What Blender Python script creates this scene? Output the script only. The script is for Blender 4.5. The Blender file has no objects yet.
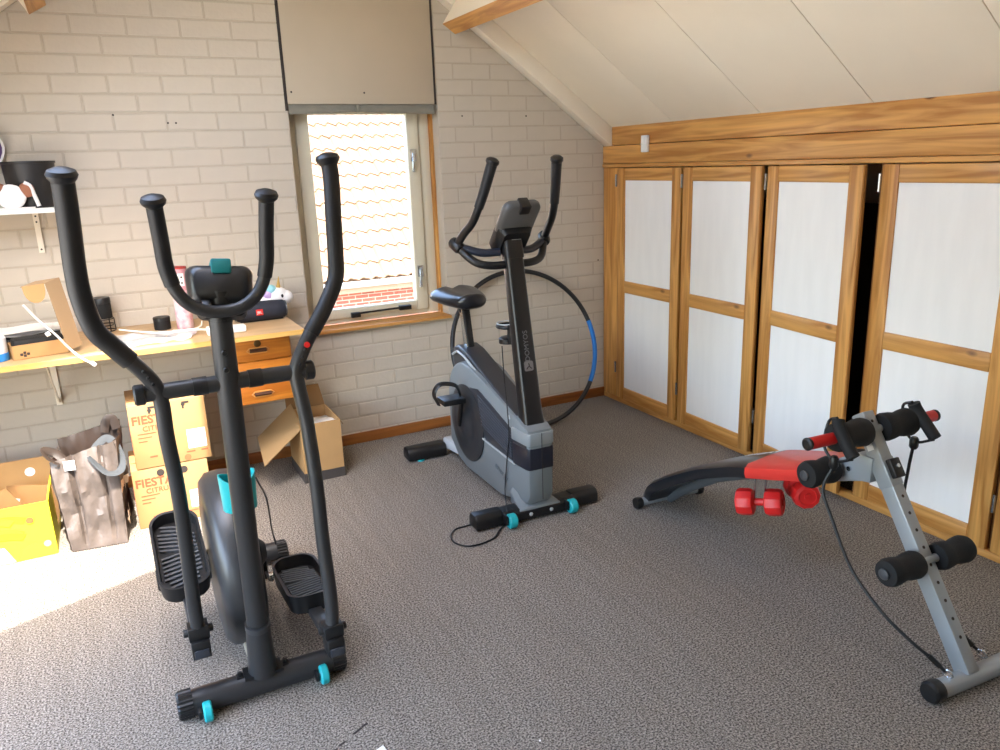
import bpy, bmesh, math, random
from mathutils import Vector, Matrix, noise
random.seed(7)
sc = bpy.context.scene
col = sc.collection
# ------------------------------------------------------------------ camera
F_PX = 776.276
CAM = Vector((-2.7806, -4.0518, 1.5))
RIGHT = Vector((0.889262, -0.456057, -0.035013)); DOWN = Vector((-0.151217, -0.220886, -0.963505)); FWD = Vector((0.431679, 0.862103, -0.265389))
cd = bpy.data.cameras.new('camera'); cam = bpy.data.objects.new('camera', cd); col.objects.link(cam)
cd.sensor_width = 36; cd.lens = F_PX / 1000 * 36; cd.clip_start = .05; cd.clip_end = 200
cam.matrix_world = Matrix(((RIGHT.x, -DOWN.x, -FWD.x, CAM.x), (RIGHT.y, -DOWN.y, -FWD.y, CAM.y), (RIGHT.z, -DOWN.z, -FWD.z, CAM.z), (0, 0, 0, 1)))
sc.camera = cam
# ------------------------------------------------------------------ light
SUN_DIR = Vector((0.0, .52, -1)).normalized()
w = bpy.data.worlds.new('sky'); sc.world = w; w.use_nodes = True
nt = w.node_tree; bg = nt.nodes['Background']
sky = nt.nodes.new('ShaderNodeTexSky'); sky.sky_type = 'NISHITA'; sky.sun_disc = False
sky.sun_elevation = math.asin(-SUN_DIR.z); sky.sun_rotation = math.pi; sky.air_density = 1.0; sky.dust_density = 2.5; sky.ozone_density = 1
tint = nt.nodes.new('ShaderNodeMix'); tint.data_type = 'RGBA'; tint.blend_type = 'MULTIPLY'; tint.inputs[0].default_value = 1; tint.inputs[7].default_value = (1.03, 1, .94, 1)   # camera white balance
nt.links.new(sky.outputs[0], tint.inputs[6]); nt.links.new(tint.outputs[2], bg.inputs[0]); bg.inputs[1].default_value = .9
sl = bpy.data.lights.new('sun', 'SUN'); sl.energy = 4.5; sl.angle = .012; sl.color = (1, .95, .87)
so = bpy.data.objects.new('sun', sl); col.objects.link(so); so.rotation_euler = SUN_DIR.to_track_quat('-Z', 'Y').to_euler(); so.location = (-3, -8, 9)
sc.view_settings.view_transform = 'Standard'; sc.view_settings.look = 'None'; sc.view_settings.gamma = 1
sc.view_settings.use_curve_mapping = False; sc.view_settings.exposure = 1.88
sc.cycles.use_denoising = True; sc.cycles.max_bounces = 10; sc.cycles.diffuse_bounces = 7
def portal(loc, rot, sx, sy):
    l = bpy.data.lights.new('window_portal', 'AREA'); l.shape = 'RECTANGLE'; l.size = sx; l.size_y = sy; l.cycles.is_portal = True
    o = bpy.data.objects.new('window_portal', l); col.objects.link(o); o.location = loc; o.rotation_euler = rot
ROOF = .72; RA = math.atan(ROOF); AP = -1.92                      # roof pitch, ridge x
def zr(x): return 1.672 - ROOF * x if x > AP else 1.672 + ROOF * (x + 3.84)
LW = -4.05; FW = -6.4                                             # left knee wall, wall behind the camera
SKY = [(-3.62, -2.5, -2.27, -1.35)]                               # roof window in the left slope: x0 x1 y0 y1
for x0, x1, y0, y1 in SKY:
    xm = (x0 + x1) / 2; portal((xm, (y0 + y1) / 2, zr(xm)), (0, -RA, 0), (x1 - x0) / math.cos(RA), y1 - y0)
LWIN = (-4.1, -1.25, .3, 1.48)                                     # window in the left knee wall: y0 y1 z0 z1
portal((LW - .02, (LWIN[0] + LWIN[1]) / 2, (LWIN[2] + LWIN[3]) / 2), (0, -math.pi / 2, 0), LWIN[3] - LWIN[2], LWIN[1] - LWIN[0])
portal((-1.45, .16, 1.25), (-math.pi / 2, 0, 0), .55, 1.05)
# ------------------------------------------------------------------ materials
def lin(c): return tuple(((v / 255 + .055) / 1.055) ** 2.4 if v > 10 else v / 255 / 12.92 for v in c) + (1,)
MATS = {}
def mat(name, c, rough=.5, metal=0, var=0, vscale=20, bump=0, bscale=200, stretch=(1, 1, 1), c2=None, coat=0, trans=0, emit=0, spec=.5):
    if name in MATS: return MATS[name]
    m = bpy.data.materials.new(name); m.use_nodes = True; n = m.node_tree.nodes; L = m.node_tree.links
    b = n['Principled BSDF']; b.inputs['Base Color'].default_value = lin(c); b.inputs['Roughness'].default_value = rough
    b.inputs['Metallic'].default_value = metal; b.inputs['Coat Weight'].default_value = coat; b.inputs['Transmission Weight'].default_value = trans
    b.inputs['Specular IOR Level'].default_value = spec
    if var or bump or c2:
        tc = n.new('ShaderNodeTexCoord'); mp = n.new('ShaderNodeMapping'); mp.inputs['Scale'].default_value = stretch
        L.new(tc.outputs['Object'], mp.inputs[0])
    if var or c2:
        t = n.new('ShaderNodeTexNoise'); t.inputs['Scale'].default_value = vscale; t.inputs['Detail'].default_value = 5
        L.new(mp.outputs[0], t.inputs[0])
        r = n.new('ShaderNodeValToRGB'); r.color_ramp.elements[0].position = .35; r.color_ramp.elements[1].position = .65
        l = lin(c); k = lin(c2) if c2 else tuple(v * (1 - var) for v in l[:3]) + (1,)
        r.color_ramp.elements[0].color = k; r.color_ramp.elements[1].color = l
        L.new(t.outputs[0], r.inputs[0]); L.new(r.outputs[0], b.inputs['Base Color'])
    if bump:
        t2 = n.new('ShaderNodeTexNoise'); t2.inputs['Scale'].default_value = bscale; t2.inputs['Detail'].default_value = 4
        L.new(mp.outputs[0], t2.inputs[0])
        bp = n.new('ShaderNodeBump'); bp.inputs['Strength'].default_value = bump; bp.inputs['Distance'].default_value = .004
        L.new(t2.outputs[0], bp.inputs['Height']); L.new(bp.outputs[0], b.inputs['Normal'])
    MATS[name] = m; return m
def pine(name, axis, base=(206, 150, 80), dark=(174, 114, 50), knots=True):
    """oiled pine: long grain along one axis, small dark knots"""
    m = bpy.data.materials.new(name); m.use_nodes = True; n = m.node_tree.nodes; L = m.node_tree.links; b = n['Principled BSDF']
    b.inputs['Roughness'].default_value = .42
    tc = n.new('ShaderNodeTexCoord'); mp = n.new('ShaderNodeMapping')
    s = [16, 16, 16]; s[axis] = 1.1; mp.inputs['Scale'].default_value = s; L.new(tc.outputs['Object'], mp.inputs[0])
    t = n.new('ShaderNodeTexNoise'); t.inputs['Scale'].default_value = 1.6; t.inputs['Detail'].default_value = 6; t.inputs['Distortion'].default_value = 1.2
    L.new(mp.outputs[0], t.inputs[0])
    r = n.new('ShaderNodeValToRGB'); e = r.color_ramp.elements
    e[0].position = .36; e[0].color = lin(dark); e[1].position = .56; e[1].color = lin(base)
    x = e.new(.72); x.color = lin(tuple(min(255, v * 1.08) for v in base))
    L.new(t.outputs[0], r.inputs[0]); last = r.outputs[0]
    if knots:
        mk = n.new('ShaderNodeMapping'); s = [9, 9, 9]; s[axis] = 4.5; mk.inputs['Scale'].default_value = s; L.new(tc.outputs['Object'], mk.inputs[0])
        v = n.new('ShaderNodeTexVoronoi'); v.inputs['Scale'].default_value = .8; L.new(mk.outputs[0], v.inputs[0])
        rk = n.new('ShaderNodeValToRGB'); rk.color_ramp.elements[0].position = .06; rk.color_ramp.elements[1].position = .12
        rk.color_ramp.elements[0].color = (.09, .028, .006, 1); rk.color_ramp.elements[1].color = (1, 1, 1, 1); L.new(v.outputs['Distance'], rk.inputs[0])
        mx = n.new('ShaderNodeMix'); mx.data_type = 'RGBA'; mx.blend_type = 'MULTIPLY'; mx.inputs[0].default_value = 1
        L.new(last, mx.inputs[6]); L.new(rk.outputs[0], mx.inputs[7]); last = mx.outputs[2]
    L.new(last, b.inputs['Base Color'])
    MATS[name] = m; return m
PX, PY, PZ = pine('pine_x', 0), pine('pine_y', 1), pine('pine_z', 2)
BASEW = pine('baseboard_wood', 0, (150, 92, 40), (120, 68, 26), False)
DESKW = pine('desk_edge', 0, (206, 164, 92), (190, 145, 75), False)
ORNG = pine('drawer_wood', 0, (196, 120, 38), (168, 94, 24), False)
BRICK = mat('painted_brick', (197, 186, 169), .6, var=.05, vscale=6, bump=.35, bscale=45)
MORTAR = mat('painted_mortar', (186, 174, 156), .75, var=.06, vscale=30, bump=.3, bscale=90)
CEIL = mat('ceiling_board', (238, 226, 204), .6, var=.02, vscale=6, bump=.08, bscale=300)
WHITEP = mat('white_paint', (234, 224, 206), .5)
BOARD = mat('grey_white_board', (182, 168, 147), .6, var=.03, vscale=5)
DOORW = mat('door_panel_white', (244, 241, 235), .55, var=.035, vscale=7, stretch=(3, 3, .5), bump=.06, bscale=60)
CREAM = mat('cream_frame', (214, 206, 182), .4)
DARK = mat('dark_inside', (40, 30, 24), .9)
GREYF = mat('charcoal_steel', (40, 40, 41), .4, spec=.5)
BLACKP = mat('black_plastic', (17, 17, 18), .42)
FOAM = mat('black_foam', (13, 13, 14), .75, bump=.3, bscale=600)
GRIP = mat('black_grip', (20, 20, 21), .5)
TEAL = mat('teal_plastic', (30, 168, 172), .4)
SHELLG = mat('grey_shell', (116, 123, 126), .36, spec=.5)
LIGHTG = mat('light_grey_shell', (172, 178, 180), .3)
DKPAN = mat('dark_grey_panel', (44, 46, 52), .45)
CHROME = mat('silver_metal', (200, 205, 210), .22, 1)
STEEL = mat('grey_paint_steel', (158, 164, 168), .35, .35)
RED = mat('red_vinyl', (206, 52, 44), .38)
REDP = mat('red_plastic', (208, 34, 32), .42)
BLKV = mat('black_vinyl', (26, 27, 31), .28)
BLUE = mat('blue_foam', (22, 116, 196), .55)
CARD = mat('cardboard', (172, 134, 86), .8, var=.06, vscale=14)
CARDD = mat('cardboard_dark', (128, 94, 56), .85, var=.08, vscale=14)
REDINK = mat('red_print', (206, 78, 48), .8)
DKINK = mat('dark_print', (52, 44, 40), .8)
PAPER = mat('white_paper', (236, 234, 230), .7)
WPLAS = mat('white_plastic', (236, 234, 228), .4)
NAVY = mat('navy_fabric', (28, 32, 46), .7, bump=.3, bscale=900)
# carpet
def carpet():
    m = bpy.data.materials.new('grey_carpet'); m.use_nodes = True; n = m.node_tree.nodes; L = m.node_tree.links; b = n['Principled BSDF']
    b.inputs['Roughness'].default_value = .95; b.inputs['Specular IOR Level'].default_value = .1
    tc = n.new('ShaderNodeTexCoord')
    t = n.new('ShaderNodeTexNoise'); t.inputs['Scale'].default_value = 175; t.inputs['Detail'].default_value = 3; t.inputs['Roughness'].default_value = .7
    L.new(tc.outputs['Object'], t.inputs[0])
    r = n.new('ShaderNodeValToRGB'); e = r.color_ramp.elements; e[0].position = .4; e[0].color = lin((72, 66, 60)); e[1].position = .62; e[1].color = lin((178, 169, 158))
    L.new(t.outputs[0], r.inputs[0])
    mp = n.new('ShaderNodeMapping'); mp.inputs['Scale'].default_value = (14, 1.2, 1); mp.inputs['Rotation'].default_value = (0, 0, .12); L.new(tc.outputs['Object'], mp.inputs[0])
    t2 = n.new('ShaderNodeTexNoise'); t2.inputs['Scale'].default_value = 2.2; t2.inputs['Detail'].default_value = 4; L.new(mp.outputs[0], t2.inputs[0])
    r2 = n.new('ShaderNodeValToRGB'); e = r2.color_ramp.elements; e[0].position = .3; e[0].color = (.88, .87, .86, 1); e[1].position = .7; e[1].color = (1, 1, 1, 1)
    L.new(t2.outputs[0], r2.inputs[0])
    mx = n.new('ShaderNodeMix'); mx.data_type = 'RGBA'; mx.blend_type = 'MULTIPLY'; mx.inputs[0].default_value = 1
    L.new(r.outputs[0], mx.inputs[6]); L.new(r2.outputs[0], mx.inputs[7]); L.new(mx.outputs[2], b.inputs['Base Color'])
    bp = n.new('ShaderNodeBump'); bp.inputs['Strength'].default_value = .55; bp.inputs['Distance'].default_value = .003
    L.new(t.outputs[0], bp.inputs['Height']); L.new(bp.outputs[0], b.inputs['Normal'])
    return m
CARPET = carpet()
def glass():
    m = bpy.data.materials.new('window_glass'); m.use_nodes = True; n = m.node_tree.nodes; L = m.node_tree.links
    n.remove(n['Principled BSDF']); g = n.new('ShaderNodeBsdfGlossy'); g.inputs['Roughness'].default_value = 0; t = n.new('ShaderNodeBsdfTransparent')
    mx = n.new('ShaderNodeMixShader'); f = n.new('ShaderNodeFresnel'); f.inputs[0].default_value = 1.3
    L.new(f.outputs[0], mx.inputs[0]); L.new(t.outputs[0], mx.inputs[1]); L.new(g.outputs[0], mx.inputs[2]); L.new(mx.outputs[0], n['Material Output'].inputs[0])
    return m
GLASS = glass()
# ------------------------------------------------------------------ mesh helpers
def smooth_path(pts, n=6):
    P = [Vector(p) for p in pts]
    if len(P) < 3: return P
    Q = [P[0] * 2 - P[1]] + P + [P[-1] * 2 - P[-2]]; out = []
    for i in range(1, len(Q) - 2):
        a, b, c, d = Q[i - 1:i + 3]
        for k in range(n):
            t = k / n
            out.append(.5 * ((2 * b) + (c - a) * t + (2 * a - 5 * b + 4 * c - d) * t * t + (3 * b - a - 3 * c + d) * t ** 3))
    return out + [P[-1]]
def rrect(wd, ln, r, n=5):
    out = []
    for cx, cy, a0 in ((wd / 2 - r, ln / 2 - r, 0), (-wd / 2 + r, ln / 2 - r, 90), (-wd / 2 + r, -ln / 2 + r, 180), (wd / 2 - r, -ln / 2 + r, 270)):
        for k in range(n + 1):
            a = math.radians(a0 + 90 * k / n); out.append((cx + r * math.cos(a), cy + r * math.sin(a)))
    return out
class MB:
    def __init__(s): s.v = []; s.f = []
    def add(s, v, f, M=None):
        o = len(s.v); s.v += [(M @ Vector(p)) if M else Vector(p) for p in v]; s.f += [tuple(i + o for i in q) for q in f]; return s
    def box(s, x0, x1, y0, y1, z0, z1, M=None):
        return s.add([(x, y, z) for z in (z0, z1) for y in (y0, y1) for x in (x0, x1)],
                     [(0, 2, 3, 1), (4, 5, 7, 6), (0, 1, 5, 4), (2, 6, 7, 3), (0, 4, 6, 2), (1, 3, 7, 5)], M)
    def bar(s, a, b, wd, th, up=(0, 0, 1)):
        a, b = Vector(a), Vector(b); d = (b - a); l = d.length; d.normalize(); sd = d.cross(Vector(up)).normalized(); u = sd.cross(d)
        M = Matrix((sd, d, u)).transposed().to_4x4(); M.translation = a
        return s.box(-wd / 2, wd / 2, 0, l, -th / 2, th / 2, M)
    def prism(s, poly, a0, a1, axis='x', M=None):
        n = len(poly)
        def P(p, a): return {'x': (a, p[0], p[1]), 'y': (p[0], a, p[1]), 'z': (p[0], p[1], a)}[axis]
        return s.add([P(p, a0) for p in poly] + [P(p, a1) for p in poly],
                     [tuple(range(n))[::-1], tuple(range(n, 2 * n))] + [(i, (i + 1) % n, n + (i + 1) % n, n + i) for i in range(n)], M)
    def loft(s, rings, M=None, caps=True):
        n = len(rings[0]); v = [p for r in rings for p in r]; f = []
        for k in range(len(rings) - 1):
            f += [(k * n + i, k * n + (i + 1) % n, (k + 1) * n + (i + 1) % n, (k + 1) * n + i) for i in range(n)]
        if caps: f += [tuple(range(n))[::-1], tuple(range((len(rings) - 1) * n, len(rings) * n))]
        return s.add(v, f, M)
    def tube(s, pts, r, seg=12, caps=True, smooth=0, flat=1.0):
        P = smooth_path(pts, smooth) if smooth else [Vector(p) for p in pts]; n = len(P); rings = []
        up = None
        for i, p in enumerate(P):
            d = (P[min(i + 1, n - 1)] - P[max(i - 1, 0)]).normalized()
            if up is None:
                up = Vector((0, 0, 1)) if abs(d.z) < .9 else Vector((0, 1, 0))
            sd = d.cross(up).normalized(); up = sd.cross(d).normalized()
            rr = r if not isinstance(r, (list, tuple)) else r[0] + (r[-1] - r[0]) * i / (n - 1) if len(r) == 2 else r[i]
            rings.append([p + sd * rr * math.cos(2 * math.pi * k / seg) + up * rr * flat * math.sin(2 * math.pi * k / seg) for k in range(seg)])
        return s.loft(rings, None, caps)
    def lathe(s, prof, o=(0, 0, 0), axis=(0, 0, 1), seg=24):
        d = Vector(axis).normalized(); a = d.orthogonal().normalized(); b = d.cross(a); o = Vector(o)
        return s.loft([[o + d * h + a * r * math.cos(2 * math.pi * k / seg) + b * r * math.sin(2 * math.pi * k / seg) for k in range(seg)] for r, h in prof])
    def ring(s, c, R, r, n=(0, 0, 1), seg=40, rs=10, a0=0, a1=2 * math.pi):
        d = Vector(n).normalized(); a = d.orthogonal().normalized(); b = d.cross(a); c = Vector(c); full = abs(a1 - a0 - 2 * math.pi) < 1e-6
        P = [c + a * R * math.cos(a0 + (a1 - a0) * k / seg) + b * R * math.sin(a0 + (a1 - a0) * k / seg) for k in range(seg + (0 if full else 1))]
        rings = []
        for p in P:
            q = (p - c).normalized(); rings.append([p + q * r * math.cos(2 * math.pi * k / rs) + d * r * math.sin(2 * math.pi * k / rs) for k in range(rs)])
        if full: rings.append(rings[0])
        return s.loft(rings, None, not full)
    def grid(s, fn, nu, nv, M=None):
        return s.add([fn(i / nu, j / nv) for j in range(nv + 1) for i in range(nu + 1)],
                     [(j * (nu + 1) + i, j * (nu + 1) + i + 1, (j + 1) * (nu + 1) + i + 1, (j + 1) * (nu + 1) + i) for j in range(nv) for i in range(nu)], M)
    def mesh(s, name, bevel=0, seg=2, angle=35, sub=0, merge=False):
        me = bpy.data.meshes.new(name); me.from_pydata([tuple(p) for p in s.v], [], s.f)
        bm = bmesh.new(); bm.from_mesh(me)
        if merge: bmesh.ops.remove_doubles(bm, verts=bm.verts, dist=1e-5)
        bmesh.ops.recalc_face_normals(bm, faces=bm.faces)
        if bevel:
            es = [e for e in bm.edges if len(e.link_faces) == 2 and e.calc_face_angle(0) > math.radians(30)]
            bmesh.ops.bevel(bm, geom=es, offset=bevel, segments=seg, profile=.5, affect='EDGES', clamp_overlap=True)
        bm.to_mesh(me); bm.free()
        me.polygons.foreach_set('use_smooth', [True] * len(me.polygons)); me.set_sharp_from_angle(angle=math.radians(angle))
        return me
    def build(s, name, m, parent=None, bevel=0, seg=2, angle=35, merge=False):
        me = s.mesh(name, bevel, seg, angle, merge=merge); me.materials.append(m)
        return link(name, me, parent)
def link(name, me, parent=None):
    o = bpy.data.objects.new(name, me); col.objects.link(o)
    if parent: o.parent = parent
    return o
def tag(o, label, cat, group=None):
    o['label'] = label; o['category'] = cat
    if group: o['group'] = group
    return o
def thing(name, label, cat, loc=(0, 0, 0), rz=0, group=None):
    o = bpy.data.objects.new(name, None); col.objects.link(o); o.location = loc; o.rotation_euler = (0, 0, rz); o.empty_display_size = .1
    return tag(o, label, cat, group)
def struct(o): o['kind'] = 'structure'; return o
def text(s, size, depth, M, name, m, parent, align='CENTER', bold=0):
    c = bpy.data.curves.new(name, 'FONT'); c.body = s; c.size = size; c.extrude = depth; c.align_x = align; c.align_y = 'CENTER'; c.resolution_u = 3; c.offset = bold
    t = bpy.data.objects.new(name, c); col.objects.link(t); me = bpy.data.meshes.new_from_object(t)
    bpy.data.objects.remove(t); bpy.data.curves.remove(c); me.transform(M); me.materials.clear(); me.materials.append(m); me.name = name
    return link(name, me, parent)
def frameM(o, x, y):
    x = Vector(x).normalized(); y = Vector(y); y = (y - x * y.dot(x)).normalized(); z = x.cross(y)
    M = Matrix((x, y, z)).transposed().to_4x4(); M.translation = Vector(o); return M
XZ = lambda x, y, z: frameM((x, y, z), (1, 0, 0), (0, 0, 1))        # text facing -y
def project(p):
    q = Vector(p) - CAM; z = q.dot(FWD)
    return (500 + F_PX * q.dot(RIGHT) / z, 375 + F_PX * q.dot(DOWN) / z) if z > 0 else (-999, -999)
# ================================================================== ROOM
fl = struct(MB().box(LW, .7, FW, .02, -.1, 0).build('floor', CARPET))
sm = MB()
for (x, y, l, a) in ((-2.52, -2.335, .012, .1), (-2.497, -2.325, .02, .5), (-2.462, -2.305, .018, .3), (-2.435, -2.29, .03, .45), (-2.405, -2.272, .022, .4), (-2.355, -2.245, .03, .45), (-2.33, -2.232, .02, .4)):
    sm.box(-l / 2, l / 2, -.003, .003, 0, .0015, Matrix.Translation((x, y, 0)) @ Matrix.Rotation(a, 4, 'Z'))
sm.build('worn_carpet_seam', DKINK, fl)
WX0, WX1, WZ0, WZ1 = -1.864, -1.066, .645, 1.805
wb = MB(); e = .05
wb.prism([(LW, 0), (WX0, 0), (WX0, zr(WX0) + e), (AP, zr(AP) + e), (LW, zr(LW) + e)], .002, .2, 'y')
wb.prism([(WX1, 0), (.7, 0), (.7, zr(.7) + e), (WX1, zr(WX1) + e)], .002, .2, 'y')
wb.box(WX0, WX1, .002, .2, 0, WZ0)
wb.prism([(WX0, WZ1), (WX1, WZ1), (WX1, zr(WX1) + e), (WX0, zr(WX0) + e)], .002, .2, 'y')
wall = struct(wb.build('wall_back', MORTAR))
wl = MB(); zt = zr(LW) + .1
wl.box(LW - .1, LW, FW, LWIN[0], 0, zt); wl.box(LW - .1, LW, LWIN[1], .2, 0, zt); wl.box(LW - .1, LW, LWIN[0], LWIN[1], 0, LWIN[2]); wl.box(LW - .1, LW, LWIN[0], LWIN[1], LWIN[3], zt)
struct(wl.build('wall_left', WHITEP))
struct(MB().prism([(LW, 0), (.7, 0), (.7, zr(.7) + e), (AP, zr(AP) + e), (LW, zr(LW) + e)], FW - .1, FW, 'y').build('wall_front', WHITEP))
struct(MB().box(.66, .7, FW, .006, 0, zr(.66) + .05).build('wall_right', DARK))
# bricks, laid in running bond
CH, BW, Z0 = .081, .2237, .068
def brick_mesh(l, h):
    b = MB(); r = lambda y, i: [(i, y, i), (l - i, y, i), (l - i, y, h - i), (i, y, h - i)]
    v = r(.016, 0) + r(.0022, 0) + r(0, .003); f = [(8, 9, 10, 11)]
    for k in (0, 4): f += [(k + i, k + (i + 1) % 4, k + 4 + (i + 1) % 4, k + 4 + i) for i in range(4)]
    b.add(v, f); me = b.mesh('brick', angle=8); me.materials.append(BRICK); return me
cache = {}; cand = []
for k in range(-1, 33):
    z0 = Z0 + k * CH + .004; z1 = z0 + CH - .008; z0 = max(z0, .0)
    off = -.97 + (0 if (k - 19) % 2 == 0 else BW / 2)
    for j in range(-16, 7):
        a = off + j * BW + .004; b = a + BW - .008; spans = [(a, b)]
        if z1 > WZ0 + .01:                                       # window opening and the board above it
            spans = [(a, min(b, WX0 - .001)), (max(a, WX1 + .001), b)]
        for (p, q) in spans:
            p = max(p, -3.95); q = min(q, .0)
            if q - p < .02 or min(zr(p), zr(q)) < z1 - .06: continue
            cand.append((p, q, z0, z1))
def vis(c):
    u0, v0 = project((c[0], 0, c[2])); u1, v1 = project((c[1], 0, c[3])); w_ = min(u1, 1000) - max(u0, 0); h_ = min(v0, 750) - max(v1, 0)
    return w_ * h_ if w_ > 0 and h_ > 0 else 0
cand.sort(key=vis, reverse=True); rest = MB()
for i, (p, q, z0, z1) in enumerate(cand):
    if i < 300 and vis((p, q, z0, z1)) > 0:
        key = (round(q - p, 3), round(z1 - z0, 3))
        if key not in cache: cache[key] = brick_mesh(q - p, z1 - z0)
        o = link('brick', cache[key], wall); o.location = (p, random.uniform(-.0006, .0006), z0); o.rotation_euler = (random.uniform(-.004, .004), 0, random.uniform(-.003, .003))
    else: rest.box(p, q, 0, .016, z0, z1)
ro = rest.build('outer_bricks', BRICK, wall); ro['kind'] = 'stuff'
hol = MB()                                                        # screw holes left in the wall
for u, v in ((168, 123), (176, 123), (113, 115), (462, 116), (526, 116), (598, 260)):
    q = RIGHT * (u - 500) / F_PX + DOWN * (v - 375) / F_PX + FWD; t = -CAM.y / q.y; p = CAM + q * t
    hol.lathe([(.003, -.003), (.0045, -.002), (.0045, .002)], p, (0, 1, 0), 8)
hol.build('screw_hole', DKINK, wall)
# baseboard
struct(MB().box(-3.95, 0, -.016, -.002, 0, .06).build('baseboard_back', BASEW, bevel=.003))
# ceiling
rdk = MB()
rdk.prism([(.7, zr(.7) + .02), (AP, zr(AP) + .02), (AP, zr(AP) + .07), (.7, zr(.7) + .07)], FW, .2, 'y')
cl = MB(); ys = sorted({FW, .2} | {y for s in SKY for y in s[2:]})
for a, b in zip(ys, ys[1:]):
    hs = [s for s in SKY if s[2] <= a and s[3] >= b]; xs = [LW] + [x for s in hs for x in s[:2]] + [AP]
    for x0, x1 in zip(xs[::2], xs[1::2]): cl.prism([(x0, zr(x0)), (x1, zr(x1 - 1e-6)), (x1, zr(x1 - 1e-6) + .07), (x0, zr(x0) + .07)], a, b, 'y')
ceil = struct(cl.build('ceiling', CEIL)); rdk.build('roof_deck', CARDD, ceil)
pys = [-.02, -.635, -1.259, -1.855, -2.465, -3.075, -3.69, -4.3, -4.91, -5.52, -6.13, FW]
for y1, y0 in zip(pys, pys[1:]):
    MB().prism([(.64, zr(.64)), (AP, zr(AP + 1e-6)), (AP, zr(AP + 1e-6) + .019), (.64, zr(.64) + .019)], y0 + .0018, y1 - .0018, 'y').build('ceiling_panel', CEIL, ceil, bevel=.001, seg=1)
# sloping rafter board against the gable
struct(MB().prism([(0.02, 1.566 - ROOF * .02), (AP, 1.566 - ROOF * AP), (AP, zr(AP + 1e-6)), (.02, zr(.02))], -.085, -.004, 'y').build('trim_1', WHITEP, bevel=.003))
struct(MB().prism([(-3.86, 1.566 - ROOF * .02), (AP, 1.566 - ROOF * AP), (AP, zr(AP)), (-3.86, zr(-3.86))], -.085, -.004, 'y').build('trim_2', WHITEP, bevel=.003))
# purlins: white sides, oiled underside
def purlin(p, q, label, yl=FW + .1):
    (x0, z0), (x1, z1) = p, q; d = Vector((x1 - x0, z1 - z0)).normalized(); n = Vector((-d.y, d.x)); n = n if n.y > 0 else -n
    h = .17; t = thing('roof_beam', label, 'beam', (x0, -.1, z0))
    P = lambda s, k: (s * d.x + k * n.x, s * d.y + k * n.y); Lw = math.hypot(x1 - x0, z1 - z0)
    MB().prism([P(0, .004), P(Lw, .004), P(Lw, h), P(0, h)], yl, 0, 'y').build('beam_body', WHITEP, t)
    MB().prism([P(0, 0), P(Lw, 0), P(Lw, .0038), P(0, .0038)], yl, 0, 'y').build('oiled_underside', PY, t)
purlin((-1.057, 2.186), (-.989, 2.14), 'roof beam with oiled pine underside on the right roof slope')
purlin((-2.9, 2.147), (-2.833, 2.186), 'roof beam with oiled pine underside at the top left corner', -1.1)
# board closing the opening above the window
bo = MB().prism([(WX0 + .003, WZ1), (WX1 - .02, WZ1), (WX1 - .02, 2.35), (AP + .3, 2.5), (WX0 + .003, 2.5)], -.006, .02, 'y').build('trim_3', BOARD, bevel=.002); struct(bo)
MB().box(WX0 - .012, WX0 + .002, -.004, .004, WZ1 - .03, 2.5).build('dark_gap', DKINK, bo)
MB().box(WX1 - .019, WX1 - .008, -.004, .004, WZ1, 2.45).build('dark_gap', DKINK, bo)
hs = MB()
for x, z in ((-1.84, 1.862), (-1.47, 1.86)): hs.lathe([(.004, -.002), (.005, .001)], (x, -.0065, z), (0, 1, 0), 8)
hs.build('screw_hole', DKINK, bo)
# window
wn = struct(thing('window_1', '', '')); del wn['label']; del wn['category']
FY = .125
def ringbox(mb, x0, x1, z0, z1, wl, wr, wbm, wt, y0, y1):
    mb.box(x0, x0 + wl, y0, y1, z0, z1); mb.box(x1 - wr, x1, y0, y1, z0, z1); mb.box(x0 + wl, x1 - wr, y0, y1, z0, z0 + wbm); mb.box(x0 + wl, x1 - wr, y0, y1, z1 - wt, z1); return mb
MB().box(WX1 - .012, WX1 - .0005, .085, .19, WZ0 + .02, WZ1 - .001).build('reveal_lining', PZ, wn)
ringbox(MB(), -1.863, WX1 - .0125, .666, 1.804, .055, .065, .035, .03, .12, .19).build('outer_frame', CREAM, wn, bevel=.004)
sash = ringbox(MB(), -1.812, -1.145, .692, 1.78, .068, .068, .055, .018, .105, .16).build('sash', CREAM, wn, bevel=.006)
MB().box(-1.745, -1.213, .13, .136, .745, 1.765).build('pane', GLASS, sash)
for z in (1.55, .915):
    h = MB().box(-1.2, -1.168, .095, .105, z - .035, z + .03).build('window_catch', CHROME, sash, bevel=.003)
    MB().bar((-1.184, .088, z + .012), (-1.196, .075, z - .09), .014, .01, (0, 1, 0)).build('catch_lever', CHROME, h, bevel=.003)
st = MB().tube([(-1.6, .085, .715), (-1.3, .085, .72)], .006, 8); st.box(-1.61, -1.56, .075, .105, .695, .722); st.box(-1.33, -1.26, .075, .105, .705, .73)
st.build('window_stay', BLACKP, wn, bevel=.002)
MB().box(WX0 + .0005, WX1 - .0005, .0, .12, .648, .664).box(WX0 - .01, WX1 + .004, -.032, -.0005, .648, .664).build('sill', PX, wn)
bl = MB().grid(lambda u, v: (-1.86 + .77 * u, -.012 + .006 * math.sin(v * 3.1), 1.803 - (.035 + .028 * abs(u - .45) ** 1.3) * v), 24, 4)
bl.grid(lambda u, v: (-1.86 + .77 * u, .01, 1.803 - (.035 + .028 * abs(u - .45) ** 1.3) * v), 24, 2)
blo = bl.build('roller_blind_slat', mat('grey_slat', (128, 124, 112), .55, var=.15, vscale=18), wn)
MB().box(-1.52, -1.505, -.016, -.005, 1.765, 1.803).build('slat_clip', mat('grey_slat', (0, 0, 0)), blo)
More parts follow.
